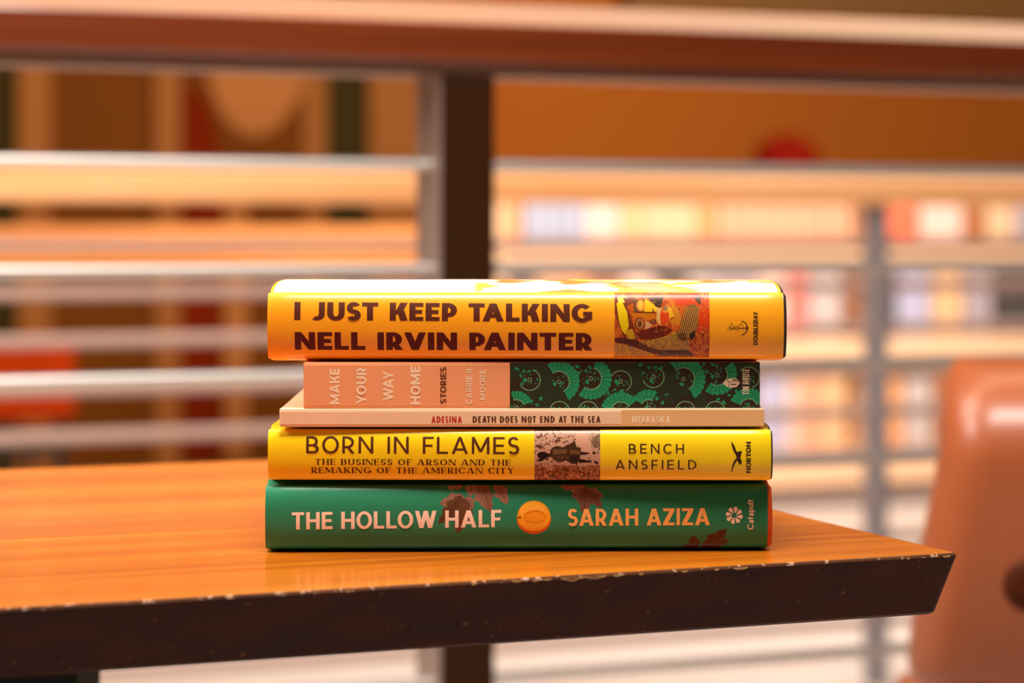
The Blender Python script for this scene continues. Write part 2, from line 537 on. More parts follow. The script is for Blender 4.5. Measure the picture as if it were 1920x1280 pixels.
# ------------------------------------------------------------------ table
TZ = 0.74
M_top = wood_mat('varnished_wood', lin(168, 80, 8), lin(196, 103, 15), lin(210, 118, 24), 0.22, 1.0, 26, coat=0.35)
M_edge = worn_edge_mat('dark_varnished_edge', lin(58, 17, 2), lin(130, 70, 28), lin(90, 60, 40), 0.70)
M_worn = worn_edge_mat('worn_arris', lin(84, 46, 22), lin(186, 118, 62), lin(176, 152, 140), 0.61)
M_chip = mat('bare_wood_chip', lin(236, 176, 110), 0.7, var=0.25, vscale=(200, 200, 200))
tb = thing('table', (0.0, 1.176, 0), 0, 'orange varnished wood table with dark undercut edge carrying the stack of books', 'table')
TX0, TX1, TYF, TYB = -1.9, 0.5735, 0.907 - 1.176, 1.444 - 1.176
b = MB()
UN, TH = 0.008, 0.0285              # how far the underside is cut back, thickness
def ring_(ins, z, rc):
    """rounded rectangle of the table's outline inset by ins"""
    pts = []
    for cx, cy, a0 in ((TX1 - ins - rc, TYB - ins - rc, 0), (TX0 + ins + rc, TYB - ins - rc, 90), (TX0 + ins + rc, TYF + ins + rc, 180), (TX1 - ins - rc, TYF + ins + rc, 270)):
        for k in range(5):
            a = R(a0 + 22.5 * k)
            pts.append((cx + rc * math.cos(a), cy + rc * math.sin(a), z))
    return pts
rings = [ring_(0.0014, TZ, 0.003), ring_(0.0004, TZ - 0.0004, 0.003), ring_(0.0, TZ - 0.0013, 0.003), ring_(UN - 0.0008, TZ - TH + 0.0012, 0.003), ring_(UN + 0.0006, TZ - TH, 0.003)]
n = len(rings[0])
vs = sum(rings, [])
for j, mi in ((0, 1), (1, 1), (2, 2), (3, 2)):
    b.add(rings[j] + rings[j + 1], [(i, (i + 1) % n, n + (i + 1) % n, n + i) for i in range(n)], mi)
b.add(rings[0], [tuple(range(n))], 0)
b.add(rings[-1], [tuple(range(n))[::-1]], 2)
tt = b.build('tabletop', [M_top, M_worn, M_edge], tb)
# chips along the front arris: flakes broken out of the varnish
rnd = random.Random(3)
def chip(px0, px1, depth):
    b = MB()
    m_ = 7
    up, lo = [], []
    for k in range(m_ + 1):
        x, _ = at_y(px0 + (px1 - px0) * k / m_, 0.907)
        d = depth * math.sin(math.pi * (k + 0.15) / (m_ + 0.3)) * rnd.uniform(0.5, 1.1)
        up.append((x, TYF - 0.00004, TZ - 0.0008))
        lo.append((x, TYF + UN * d / TH - 0.00010, TZ - 0.0012 - d))
    b.add(up + lo, [(k, k + 1, m_ + 2 + k, m_ + 1 + k) for k in range(m_)])
    return b.build('edge_chip', M_chip, tt, fix=False)
for a, c, d in ((1052, 1098, 0.0016), (1096, 1136, 0.0011), (1150, 1166, 0.0006), (1376, 1402, 0.0007), (1278, 1290, 0.0004), (962, 978, 0.0005), (998, 1010, 0.0006), (1020, 1034, 0.0005),
                (884, 892, 0.0006), (1768, 1782, 0.0009), (1700, 1706, 0.0006), (1198, 1206, 0.0005), (1340, 1348, 0.0004), (648, 656, 0.0005)):
    chip(a, c, d)['label'] = 'bare wood chip on the dark edge'
M_leg = mat('black_steel_leg', lin(24, 18, 14), 0.5, metal=0.2, var=0.2, vscale=(10, 10, 3))
M_leg_lit = mat('lit_grey_green_leg', lin(66, 66, 50), 0.5, metal=0.2, var=0.15, vscale=(10, 10, 3))  # rear legs: copy of the leg steel with its light put into the colour
for x0_, y0_, m in ((0.132, 0.950, M_leg), (0.221, 1.350, M_leg_lit), (-1.70, 0.950, M_leg), (-1.70, 1.350, M_leg_lit)):
    b = MB(); b.box(x0_, y0_ - 1.176, 0, x0_ + 0.05, y0_ + 0.05 - 1.176, TZ - TH); bevel(b.build('leg', m, tb), 0.002)

# ------------------------------------------------------------------ leather chair at the right
M_leather = mat('tan_orange_leather', lin(150, 74, 36), 0.5, spec=0.2, var=0.14, vscale=(9, 9, 9), bump=0.05, coat=0.55, crough=0.30)
M_btn = mat('dark_brown_button', lin(66, 24, 4), 0.6, spec=0.1)
chx, chy = c2w(0.556, 1.78)
lch = thing('leather_chair', (chx, chy, 0), -YAW + R(-8), 'tan orange leather chair with rounded back beyond the right end of the table', 'chair')
def cushion(name, secs, m, parent):
    """loft of rounded rectangles: (z, half width, y centre, half depth, corner radius)"""
    b = MB()
    ringsv = []
    for z, hw, yy, hd, rc in secs:
        pts = []
        for sx, sy, a0 in ((1, 1, 0), (-1, 1, 90), (-1, -1, 180), (1, -1, 270)):
            for k in range(7):
                a = R(a0 + 15 * k)
                pts.append((sx * (hw - rc) + rc * math.cos(a), yy + sy * (hd - rc) + rc * math.sin(a), z))
        ringsv.append(pts)
    n = len(ringsv[0])
    vs = sum(ringsv, [])
    fs = [(j * n + i, j * n + (i + 1) % n, (j + 1) * n + (i + 1) % n, (j + 1) * n + i) for j in range(len(ringsv) - 1) for i in range(n)]
    fs += [tuple(range(n))[::-1], tuple(range((len(ringsv) - 1) * n, len(ringsv) * n))]
    b.add(vs, fs, 0, smooth=True)
    return b.build(name, m, parent)
secs = [(0.526, 0.234, 0.045, 0.02, 0.018), (0.531, 0.244, 0.045, 0.038, 0.03), (0.545, 0.248, 0.045, 0.052, 0.04), (0.63, 0.238, 0.045, 0.060, 0.04), (0.68, 0.228, 0.043, 0.064, 0.04), (0.708, 0.223, 0.041, 0.066, 0.04)]
for k in range(1, 15):
    a = R(90 * k / 14)
    front = -0.025 + 0.085 * (1 - math.cos(a))
    back = 0.107 - 0.030 * (1 - math.cos(a)) ** 2
    hd = max(0.004, (back - front) / 2)
    secs.append((0.708 + 0.077 * math.sin(a), 0.223 - 0.006 * math.sin(a) - 0.012 * (1 - math.cos(a)) ** 2, (front + back) / 2, hd, min(0.04, hd * 0.95)))
bk = cushion('backrest', secs, M_leather, lch)
secs = [(0.40, 0.22, 0.28, 0.22, 0.05), (0.41, 0.24, 0.28, 0.24, 0.06), (0.43, 0.25, 0.28, 0.25, 0.06), (0.45, 0.245, 0.28, 0.245, 0.06), (0.46, 0.225, 0.28, 0.225, 0.06)]
cushion('seat', secs, M_leather, lch)
for sx in (-0.20, 0.20):
    b = MB(); b.box(sx - 0.015, 0.03, 0.40, sx + 0.015, 0.06, 0.60); b.build('back_strut', M_steel, lch)
    for sy in (0.08, 0.46):
        b = MB(); b.tube((sx, sy, 0), (sx * 0.95, sy, 0.41), 0.014, 12); b.build('leg', M_steel, lch)
b = MB()
b.lathe([(0.0, 0.005), (0.010, 0.0045), (0.017, 0.0025), (0.020, 0.0)], 20)
bt = b.build('button', M_btn, bk, (-0.157, -0.0145, 0.614))
bt.rotation_euler = (R(96), 0, 0)


# ------------------------------------------------------------------ lettering: glyphs drawn as outlines, cap height 1
class Font:
    def __init__(self, t, h, k=1.0, gap=0.12, serif=0.0, dg=None, space=0.34):
        self.t, self.h, self.k, self.gap, self.serif, self.space = t, h, k, gap, serif, space
        self.dg = dg or t * 1.08      # horizontal width of diagonals

    def glyph(self, ch):
        t, h, s = self.t, self.h, self.serif
        P = []
        thin = h if s else None

        def rect(x0, y0, x1, y1):
            P.append([(x0, y0), (x1, y0), (x1, y1), (x0, y1)])

        def foot(x0, x1, y, up):
            if s:
                sh = 0.075
                rect(x0 - s, y if up else y - sh, x1 + s, y + sh if up else y)

        def stem(x, y0=0.0, y1=1.0, a=True, c=True, tt=None):
            w = tt or t
            rect(x, y0, x + w, y1)
            if a and y0 == 0.0:
                foot(x, x + w, 0.0, True)
            if c and y1 == 1.0:
                foot(x, x + w, 1.0, False)

        def para(xa, ya, xb, yb, w=None, f=True):
            w = w or self.dg
            P.append([(xa, ya), (xa + w, ya), (xb + w, yb), (xb, yb)] if ya < yb else [(xb, yb), (xb + w, yb), (xa + w, ya), (xa, ya)])
            if f:
                for x, y in ((xa, ya), (xb, yb)):
                    if y == 0.0:
                        foot(x, x + w, 0.0, True)
                    elif y == 1.0:
                        foot(x, x + w, 1.0, False)

        def arc(cx, cy, rx, ry, a0, a1, tx=None, ty=None):
            tx, ty = tx or t, ty or h
            n = max(6, int(abs(a1 - a0) / 9))
            for i in range(n):
                q = []
                for a, rxx, ryy in ((a0 + (a1 - a0) * i / n, rx, ry), (a0 + (a1 - a0) * (i + 1) / n, rx, ry), (a0 + (a1 - a0) * (i + 1) / n, rx - tx, ry - ty), (a0 + (a1 - a0) * i / n, rx - tx, ry - ty)):
                    q.append((cx + rxx * math.cos(R(a)), cy + ryy * math.sin(R(a))))
                P.append(q if a1 > a0 else q[::-1])

        def bar(x0, x1, y0, y1, end=0):
            rect(x0, y0, x1, y1)
            if s and end:
                rect(x1 - 0.05, y0 - (0.10 if end in (1, 3) else 0), x1, y1 + (0.10 if end in (2, 3) else 0))
        k = self.k
        if ch == 'I':
            w = t; stem(0)
        elif ch == 'L':
            w = 0.56 * k + 0.06; stem(0); bar(0, w, 0, h, 2)
        elif ch == 'E':
            w = 0.60 * k + 0.04; stem(0); bar(0, w, 0, h, 2); bar(0, w, 1 - h, 1, 1); bar(0, w * 0.92, 0.5 - h / 2, 0.5 + h / 2, 3 if s else 0)
        elif ch == 'F':
            w = 0.58 * k + 0.03; stem(0); bar(0, w, 1 - h, 1, 1); bar(0, w * 0.9, 0.48 - h / 2, 0.48 + h / 2)
        elif ch == 'T':
            w = 0.70 * k + 0.04; stem((w - t) / 2, 0, 1, True, False); bar(0, w, 1 - h, 1, 1)
            if s:
                rect(0, 1 - h - 0.1, 0.05, 1)
        elif ch == 'H':
            w = max(0.72 * k + t * 0.4, 2 * t + 0.16); stem(0); stem(w - t); rect(0, 0.5 - h / 2, w, 0.5 + h / 2)
        elif ch == 'N':
            w = max(0.78 * k + t * 0.4, 2.0 * t + 0.22)
            tv = thin or t
            stem(0, tt=tv); stem(w - tv, tt=tv, a=False); para(0, 1, w - self.dg * 0.94, 0, self.dg * 0.94, f=False)
        elif ch == 'M':
            w = 0.92 * k + t * 0.5
            tv = thin or t * 0.96
            stem(0, tt=tv); stem(w - t); para(0, 1, w / 2 - self.dg / 2, 0.12, f=False); para(w - self.dg, 1, w / 2 - self.dg / 2, 0.12, thin or self.dg, f=False)
        elif ch == 'A':
            w = 0.86 * k + t * 0.4; d = self.dg
            ap = (w - d) / 2
            para(0, 0, ap, 1, thin, f=False); para(w - d, 0, ap, 1, f=False)
            if s:
                foot(0, thin, 0, True); foot(w - d, w, 0, True)
            y = 0.20
            rect(ap * (y + h) + d * 0.4, y, w - ap * (y + h) - d * 0.4, y + h)
        elif ch == 'V':
            w = 0.84 * k + t * 0.4; d = self.dg
            para(0, 1, (w - d) / 2, 0); para(w - d, 1, (w - d) / 2, 0)
        elif ch == 'W':
            w = 1.18 * k + t * 0.5; d = self.dg
            q = (w - d)
            para(0, 1, q * 0.25, 0); para(q * 0.5, 1, q * 0.25, 0); para(q * 0.5, 1, q * 0.75, 0); para(q, 1, q * 0.75, 0)
        elif ch == 'K':
            w = 0.70 * k + t * 0.4; d = self.dg * 1.08
            w = max(w, t + d + 0.20)
            stem(0); para(t * 0.7, 0.36, w - d, 1, thin and thin * 1.3 or d); para(t * 0.85 + 0.10 * k, 0.56, w - d, 0, d)
        elif ch == 'Y':
            w = 0.78 * k + t * 0.4; d = self.dg
            para(0, 1, (w - d) / 2, 0.40); para(w - d, 1, (w - d) / 2, 0.40, thin); stem((w - t) / 2, 0, 0.46)
        elif ch == 'Z':
            w = 0.68 * k + t * 0.2; d = self.dg * 1.25
            rect(0, 0, w, h); rect(0, 1 - h, w, 1); para(0, h * 0.9, w - d, 1 - h * 0.9, d)
        elif ch in 'OCG':
            w = max((0.94 if ch != 'C' else 0.86) * k + (0.02 if ch == 'G' else 0), 2 * t + 0.14)
            o = 0.015
            rr = w / 2 if ch != 'C' else 0.94 * k / 2
            ry = 0.5 + o
            if ch == 'O':
                arc(w / 2, 0.5, rr, ry, 0, 360)
            else:
                arc(rr, 0.5, rr, ry, 42, 318 if ch == 'C' else 322)
                if ch == 'G':
                    rect(w * 0.55, 0.36, w * 0.985, 0.36 + h); rect(w * 0.985 - t, 0.14, w * 0.985, 0.36 + h * 0.5)
                elif s:
                    rect(w - 0.06, 0.70, w - 0.01, 0.97)
        elif ch == 'D':
            w = max(0.78 * k + t * 0.2, 2 * t + 0.15)
            rx = min(0.5, w - t * 0.8)
            stem(0); rect(t * 0.5, 0, w - rx, h); rect(t * 0.5, 1 - h, w - rx, 1); arc(w - rx, 0.5, rx, 0.5, -90, 90)
        elif ch in 'PRB':
            w = 0.62 * k + t * 0.25
            lowb = 0.44 if ch != 'B' else 0.47
            ry = (1 - lowb + h * 0.5) / 2 if ch == 'B' else (1 - lowb + h) / 2
            y0 = 1 - 2 * ry
            rx = min(ry, w - t * 0.9)
            stem(0); rect(t * 0.5, 1 - h, w - rx, 1); rect(t * 0.5, y0, w - rx, y0 + h); arc(w - rx, 1 - ry, rx, ry, -90, 90)
            if ch == 'R':
                d = self.dg * 1.05
                w += 0.04
                para(w * 0.42 - d * 0.3, y0 + h * 0.5, w - d, 0, d)
            if ch == 'B':
                ry2 = (y0 + h) / 2
                w2 = w + 0.05
                rx2 = min(ry2, w2 - t * 0.9)
                rect(t * 0.5, 0, w2 - rx2, h); arc(w2 - rx2, ry2, rx2, ry2, -90, 90)
                w = w2
        elif ch == 'U':
            w = max(0.72 * k + t * 0.3, 2 * t + 0.15)
            ry = min(0.4, w / 2)
            tv = thin or t
            stem(0, ry, 1, False, True); stem(w - t, ry, 1, False, True)
            arc(w / 2, ry, w / 2, ry + 0.012, 180, 360)
        elif ch == 'J':
            w = 0.42 * k + t * 0.6
            ry = min(0.34, w * 0.62)
            stem(w - t, ry, 1, False, True); arc(w - max(t * 1.02, w * 0.62), ry, max(t * 1.02, w * 0.62), ry + 0.012, 235, 360)
        elif ch == 'S':
            w = 0.60 * k + t * 0.2
            ry = (0.5 + h / 2 + 0.015) / 2
            tx = min(t, w * 0.42)
            arc(w * 0.5, 1.015 - ry, w * 0.48, ry, 28, 270, tx, h); arc(w * 0.5, ry - 0.015, w * 0.5, ry, 90, -152, tx, h)
            if s:
                rect(w - 0.07, 0.70, w - 0.02, 0.97); rect(0.02, 0.03, 0.07, 0.30)
        elif ch == '.':
            w = t; rect(0, 0, t, t)
        # lower case, x height 0.70
        elif ch == 'a':
            w = 0.50 * k
            arc(w * 0.5, 0.48, w * 0.5, 0.23, 0, 150, t, h); rect(w - t, 0, w, 0.48)
            arc(w * 0.46, 0.21, w * 0.46, 0.225, 0, 360, t, h)
        elif ch == 't':
            w = 0.36 * k
            rect(0.08, 0.12, 0.08 + t, 0.92); rect(-0.02, 0.70 - h, w, 0.70); arc(0.08 + w * 0.45, 0.16, w * 0.45, 0.17, 180, 290, t, h)
        elif ch == 'p':
            w = 0.54 * k
            rect(0, -0.27, t, 0.70); arc(w * 0.5, 0.35, w * 0.5, 0.36, 0, 360)
        elif ch == 'u':
            w = 0.52 * k
            rect(0, 0.24, t, 0.70); rect(w - t, 0, w, 0.70); arc(w / 2, 0.24, w / 2, 0.25, 180, 360)
        elif ch == 'l':
            w = t; rect(0, 0, t, 1.04)
        else:
            w = 0.3
        return P, w

    def kern(self, a, b):
        """how much closer than the plain gap two capitals stand"""
        if self.serif:
            return 0.0
        k = {'TA': .20, 'PA': .16, 'FA': .14, 'AT': .18, 'LT': .14, 'WA': .16, 'AV': .18, 'VA': .18, 'AY': .16, 'YO': .08, 'AW': .16, 'LO': .05, 'RV': .05, 'VI': .02, 'FL': .03, 'KA': .04, 'KE': .02,
             'RA': .02, 'AZ': .02, 'ZA': .02, 'LK': 0.0, 'LE': 0.0, 'DA': .04, 'LD': .02, 'RT': .03, 'NT': .02, 'AR': .01, 'ST': .03, 'OT': .05, 'TO': .05, 'AD': .03, 'SA': .03}.get(a + b, 0.0)
        if a in 'OCGDS' and b in 'OCGQS':
            k += 0.04
        elif a in 'OCGDS' or b in 'OCGS':
            k += 0.02
        return k * min(1.0, 0.35 + self.k * 0.7)

    def layout(self, text):
        out, x, prev = [], 0.0, ''
        for ch in text:
            if ch == ' ':
                x += self.space
                prev = ''
                continue
            P, w = self.glyph(ch)
            if out and prev:
                x -= self.kern(prev, ch)
            prev = ch
            out.append(([[(px + x, py) for px, py in q] for q in P]))
            x += w + self.gap
        return out, x - self.gap


HEAVY = Font(0.275, 0.22, 0.98, 0.10, dg=0.30, space=0.42)
BOLD = Font(0.24, 0.205, 0.95, 0.10, dg=0.215)
SEMI = Font(0.195, 0.175, 0.95, 0.13, dg=0.185)
FUT = Font(0.135, 0.125, 0.90, 0.19, dg=0.142, space=0.52)
DECO = Font(0.195, 0.17, 0.90, 0.115, dg=0.225, space=0.36)
LIGHT = Font(0.125, 0.115, 0.86, 0.34, dg=0.13, space=0.5)
COND = Font(0.18, 0.155, 0.52, 0.14, dg=0.175, space=0.32)
XCOND = Font(0.15, 0.12, 0.42, 0.13, dg=0.15, space=0.24)
SERIF = Font(0.175, 0.075, 0.86, 0.19, serif=0.065, dg=0.19, space=0.45)
HUM = Font(0.17, 0.15, 1.0, 0.10, dg=0.18)


# ------------------------------------------------------------------ tiny painter for printed pictures (photo-pixel coordinates, 3x supersampled)
class Paint:
    SS = 3

    def __init__(self, x0, y0, x1, y1, bg):
        self.x0, self.y0, self.x1, self.y1 = x0, y0, x1, y1
        self.w, self.h = int((x1 - x0) * self.SS), int((y1 - y0) * self.SS)
        self.a = np.empty((self.h, self.w, 3))
        self.a[:] = lin(*bg)[:3]
        self.X, self.Y = np.meshgrid(x0 + (np.arange(self.w) + .5) / self.SS, y0 + (np.arange(self.h) + .5) / self.SS)

    def put(self, mask, col, al=1.0):
        c = np.array(lin(*col)[:3])
        self.a[mask] = self.a[mask] * (1 - al) + c * al

    def pmask(self, pts):
        X, Y = self.X, self.Y
        m = np.zeros(X.shape, bool)
        n = len(pts)
        for i in range(n):
            xa, ya = pts[i]
            xb, yb = pts[(i + 1) % n]
            if ya == yb:
                continue
            c = ((ya > Y) != (yb > Y)) & (X < (xb - xa) * (Y - ya) / (yb - ya) + xa)
            m ^= c
        return m

    def poly(self, pts, col, al=1.0):
        self.put(self.pmask(pts), col, al)

    def ell(self, cx, cy, rx, ry, col, al=1.0, rot=0.0):
        self.put(self.emask(cx, cy, rx, ry, rot), col, al)

    def emask(self, cx, cy, rx, ry, rot=0.0):
        dx, dy = self.X - cx, self.Y - cy
        c, s = math.cos(R(rot)), math.sin(R(rot))
        return ((dx * c + dy * s) / rx) ** 2 + ((-dx * s + dy * c) / ry) ** 2 < 1

    def line(self, pts, w, col, al=1.0):
        m = np.zeros(self.X.shape, bool)
        for (xa, ya), (xb, yb) in zip(pts[:-1], pts[1:]):
            dx, dy = xb - xa, yb - ya
            L = dx * dx + dy * dy or 1e-9
            t = np.clip(((self.X - xa) * dx + (self.Y - ya) * dy) / L, 0, 1)
            m |= (self.X - xa - t * dx) ** 2 + (self.Y - ya - t * dy) ** 2 < (w / 2) ** 2
        self.put(m, col, al)

    def noise(self, seed, cell):
        r = np.random.RandomState(seed)
        gw, gh = int(self.w / self.SS / cell) + 3, int(self.h / self.SS / cell) + 3
        g = r.rand(gh, gw)
        fx, fy = (self.X - self.x0) / cell, (self.Y - self.y0) / cell
        ix, iy = fx.astype(int), fy.astype(int)
        tx, ty = fx - ix, fy - iy
        return (g[iy, ix] * (1 - tx) + g[iy, ix + 1] * tx) * (1 - ty) + (g[iy + 1, ix] * (1 - tx) + g[iy + 1, ix + 1] * tx) * ty

    def down(self, f):
        """average down to one sample per f/SS px"""
        h, w = self.h // f, self.w // f
        return self.a[:h * f, :w * f].reshape(h, f, w, f, 3).mean((1, 3))


# ------------------------------------------------------------------ books
class Book:
    """local frame: x along the spine, y into the book, z up; y = 0 is the front of the spine"""

    def __init__(self, name, label, px0, px1, z0, H, depth, yaw, front=0.0, bulge=0.004, flat=False):
        self.H, self.depth, self.bulge, self.flat = H, depth, bulge, flat
        self.yaw = yaw
        self.rs = 0.0 if flat else 0.0013          # how far the spine's shoulders lie inside the boards
        pcx = (px0 + px1) / 2
        yc = DIST - front
        xc = (pcx - CX) / FPX * yc
        self.org = (xc, yc)
        wx, wy_ = c2w(xc, yc)
        self.z0 = z0
        self.o = thing(name, (wx, wy_, z0), -YAW + yaw, label, 'book', 'books stacked on the table')
        self.xa, self.xb = self.loc(px0, 900)[0], self.loc(px1, 900)[0]

    def loc(self, px, py):
        """image point -> (x, z) on the front plane of the spine"""
        k = (px - CX) / FPX
        c, s = math.cos(self.yaw), math.sin(self.yaw)
        # plane through org with direction (c, s) in camera ground coordinates
        xo, yo = self.org
        # (xo + c t) = k (yo + s t)
        t = (k * yo - xo) / (c - k * s)
        yc = yo + s * t
        return t, z_of(py, yc) - self.z0

    def yf(self, z):
        if self.flat:
            return 0.0
        v = max(-1.0, min(1.0, (z - self.H / 2) / (self.H / 2 - self.rs)))
        return self.bulge * (1 - math.sqrt(max(0.0, 1 - abs(v) ** 2.3)))

    def text(self, mb, s, font, O, U, V, mi, lift=0.00006):
        """O = image point of the baseline start, U = image vector along the line, V = image vector up one cap height"""
        glyphs, tot = font.layout(s)
        bm = bmesh.new()
        for g in glyphs:
            for j, q in enumerate(g):
                vs = []
                for u, v in q:
                    px = O[0] + U[0] * u / tot + V[0] * v
                    py = O[1] + U[1] * u / tot + V[1] * v
                    x, z = self.loc(px, py)
                    vs.append(bm.verts.new((x, -lift - j * 4e-6, z)))
                bm.faces.new(vs)
        self.drape(bm)
        self.take(mb, bm, mi)

    def poly(self, mb, polys, mi, lift=0.00006):
        """flat printed shapes given as image-point polygons"""
        bm = bmesh.new()
        for j, q in enumerate(polys):
            vs = []
            for px, py in q:
                x, z = self.loc(px, py)
                vs.append(bm.verts.new((x, -lift - j * 4e-6, z)))
            bm.faces.new(vs)
        bmesh.ops.triangulate(bm, faces=bm.faces)
        self.drape(bm)
        self.take(mb, bm, mi)

    def drape(self, bm):
        if not self.flat:
            n = int(self.H / 0.0011)
            for i in range(1, n):
                z = self.H * i / n
                bmesh.ops.bisect_plane(bm, geom=bm.verts[:] + bm.edges[:] + bm.faces[:], plane_co=(0, 0, z), plane_no=(0, 0, 1))
        for v in bm.verts:
            v.co.y += self.yf(v.co.z)

    def take(self, mb, bm, mi):
        bm.verts.index_update()
        bm.normal_update()
        fs = []
        for f in bm.faces:
            ids = [v.index for v in f.verts]
            fs.append(ids if f.normal.y < 0 else ids[::-1])
        mb.add([v.co[:] for v in bm.verts], fs, mi, smooth=not self.flat)
        bm.free()

    def picture(self, mb, paint, f, mi, lift=0.00003):
        img = paint.down(f)
        h, w = img.shape[:2]
        st = f / paint.SS
        # one vertex per sample, stretched so the outer vertices reach the picture's border
        xs = np.linspace(paint.x0, paint.x0 + w * st, w)
        ys = np.linspace(paint.y0, paint.y0 + h * st, h)
        vs, cs = [], []
        ymid = (ys[0] + ys[-1]) / 2
        xl = [self.loc(x, ymid)[0] for x in xs]
        for j in range(h):
            for i in range(w):
                z = min(self.H - self.rs - 2e-5, max(self.rs + 2e-5, self.loc(xs[i], ys[j])[1]))
                vs.append((xl[i], self.yf(z) - lift, z))
                cs.append((img[j, i, 0], img[j, i, 1], img[j, i, 2], 1))
        fs = [(j * w + i, (j + 1) * w + i, (j + 1) * w + i + 1, j * w + i + 1) for j in range(h - 1) for i in range(w - 1)]
        mb.add(vs, fs, mi, cs, smooth=not self.flat)

    def profile(self, ins=0.0, bow=0.0):
        """outer line of the cover from the lower fore edge round the spine to the upper fore edge, as (y, z)"""
        H, D, B = self.H, self.depth, self.bulge
        p = []
        if self.flat:
            r = 0.0007
            p = [(D, ins), (D * 0.5, ins), (0.02, ins), (r * 2 + ins, ins), (r * .3 + ins, r * .3 + ins), (ins, r * 2 + ins)]
            p = p + [(y, H - z) for y, z in p[::-1]]
            return p
        low = [(D, 0), (D * 0.6, 0), (D * 0.3, 0), (0.018, 0), (0.0150, 0.0004), (0.0125, 0.0015), (0.0100, 0.0019), (0.0085, 0.0016), (0.0072, self.rs)]
        low = [(y, z + ins) for y, z in low]
        n = 26
        arc_ = []
        for i in range(n + 1):
            a = math.pi * i / n
            v = -math.cos(a)
            z = H / 2 + (H / 2 - ins - self.rs) * v
            arc_.append((self.bulge * (1 - math.sqrt(max(0.0, 1 - abs(v) ** 2.3))) + ins, z))
        up = [(y, H - z) for y, z in low[::-1]]
        if bow:
            def bz(y):
                t = max(0.0, (y - 0.016) / (D - 0.016))
                return bow * math.sin(math.pi * min(1, t ** 0.62))
            fine = []
            ysu = [q[0] for q in up if q[0] <= 0.018] + [0.018 + (D - 0.018) * i / 14 for i in range(1, 15)]
            for y in ysu:
                base = H - ins
                for q in up:
                    if abs(q[0] - y) < 1e-9:
                        base = q[1]
                fine.append((y, base + bz(y)))
            up = fine
        return low + arc_ + up

    def shell(self, mb, xa, xb, ins, th, mi, bow=0.0, rnd=0.0009):
        """the cover as a folded sheet with thickness"""
        P = self.profile(ins, bow)
        Q = self.profile(ins + th, bow)
        st = [(xa, rnd), (xa + rnd * 0.35, rnd * 0.35), (xa + rnd * 1.3, 0)] + [(xa + (xb - xa) * i / 24, 0) for i in range(1, 24)] + [(xb - rnd * 1.3, 0), (xb - rnd * 0.35, rnd * 0.35), (xb, rnd)]
        n = len(P)
        zc = self.H / 2
        vs = []
        for x, inn in st:
            for (y, z) in P:
                d = min(inn, th * 0.9)
                zz = z - math.copysign(min(d, abs(z - zc)), z - zc)
                vs.append((x, y + (d if y < 0.004 else 0), zz))
        k = len(st)
        fs = [(j * n + i, j * n + i + 1, (j + 1) * n + i + 1, (j + 1) * n + i) for j in range(k - 1) for i in range(n - 1)]
        mb.add(vs, fs, mi, smooth=not self.flat)
        vq = [(x, y, z) for x in (xa, xb) for y, z in Q]
        mb.add(vq, [(i, n + i, n + i + 1, i + 1) for i in range(n - 1)], mi, smooth=not self.flat)
        a0, a1 = vs[:n], vs[(k - 1) * n:]
        mb.add(a0 + vq[:n], [(i, n + i, n + i + 1, i + 1) for i in range(n - 1)], mi)
        mb.add(a1 + vq[n:], [(i, i + 1, n + i + 1, n + i) for i in range(n - 1)], mi)
        for e in (0, n - 1):
            mb.add([vs[e], vs[(k - 1) * n + e], vq[n + e], vq[e]], [(0, 1, 2, 3)], mi)

    def pages(self, xa, xb, ins, m, back=0.003, y0=None):
        b = MB()
        y0 = (self.bulge + 0.003) if y0 is None else y0
        b.box(xa, y0, ins, xb, self.depth - back, self.H - ins)
        o = b.build('page_block', m, self.o)
        return o


def jacket_mat(name, rgb, rough=0.33, coat=0.0):
    return mat(name, lin(*rgb), rough, coat=coat)


M_pages = mat('paper_page_edges', lin(236, 222, 198), 0.8, var=0.14, vscale=(3, 3, 900))
M_print = print_mat('printed_picture', 0.36)
M_white = mat('cream_ink', lin(255, 222, 184), 0.5)

# ---- 1, bottom: green hardcover
G_BASE = (44, 130, 92)
z = TZ
bk = Book('hardcover_book', 'green hardcover with brown leaves and a halved apricot on its spine, lowest of the stack', 497, 1440, z, 0.0315, 0.150, R(1.3), front=0.001, bulge=0.0050)
M_g = jacket_mat('green_jacket', G_BASE, 0.36)
M_peach = mat('peach_ink', lin(255, 220, 194), 0.5)
M_or = mat('orange_ink', lin(255, 182, 98), 0.5)
M_oc = mat('orange_case_cloth', lin(214, 84, 24), 0.7, var=0.15, vscale=(60, 60, 60))
j = MB()
bk.shell(j, bk.xa, bk.xb, 0.0, 0.0003, 0)

def leaf(p, cx, cy, ang, L, W, col, vein, lobes=3):
    """a lobed leaf with a midrib; ang 0 = pointing right, in image directions"""
    pts = []
    n = 8 * lobes
    for sgn in (1, -1):
        seq = range(n + 1) if sgn == 1 else range(n, -1, -1)
        for i in seq:
            t = i / n
            wdt = W * math.sin(math.pi * min(1, t ** 0.75)) * (0.62 + 0.38 * abs(math.sin(math.pi * lobes * t + 0.4)))
            pts.append((L * t, sgn * wdt))
    c, s = math.cos(R(ang)), math.sin(R(ang))
    f = lambda q: (cx + q[0] * c - q[1] * s, cy + q[0] * s + q[1] * c)
    p.poly([f(q) for q in pts], col)
    p.line([f((0, 0)), f((L * 0.95, 0))], 1.1, vein)
    for t in (0.25, 0.45, 0.65):
        for sg in (1, -1):
            p.line([f((L * t, 0)), f((L * (t + 0.18), sg * W * 0.6))], 0.7, vein)

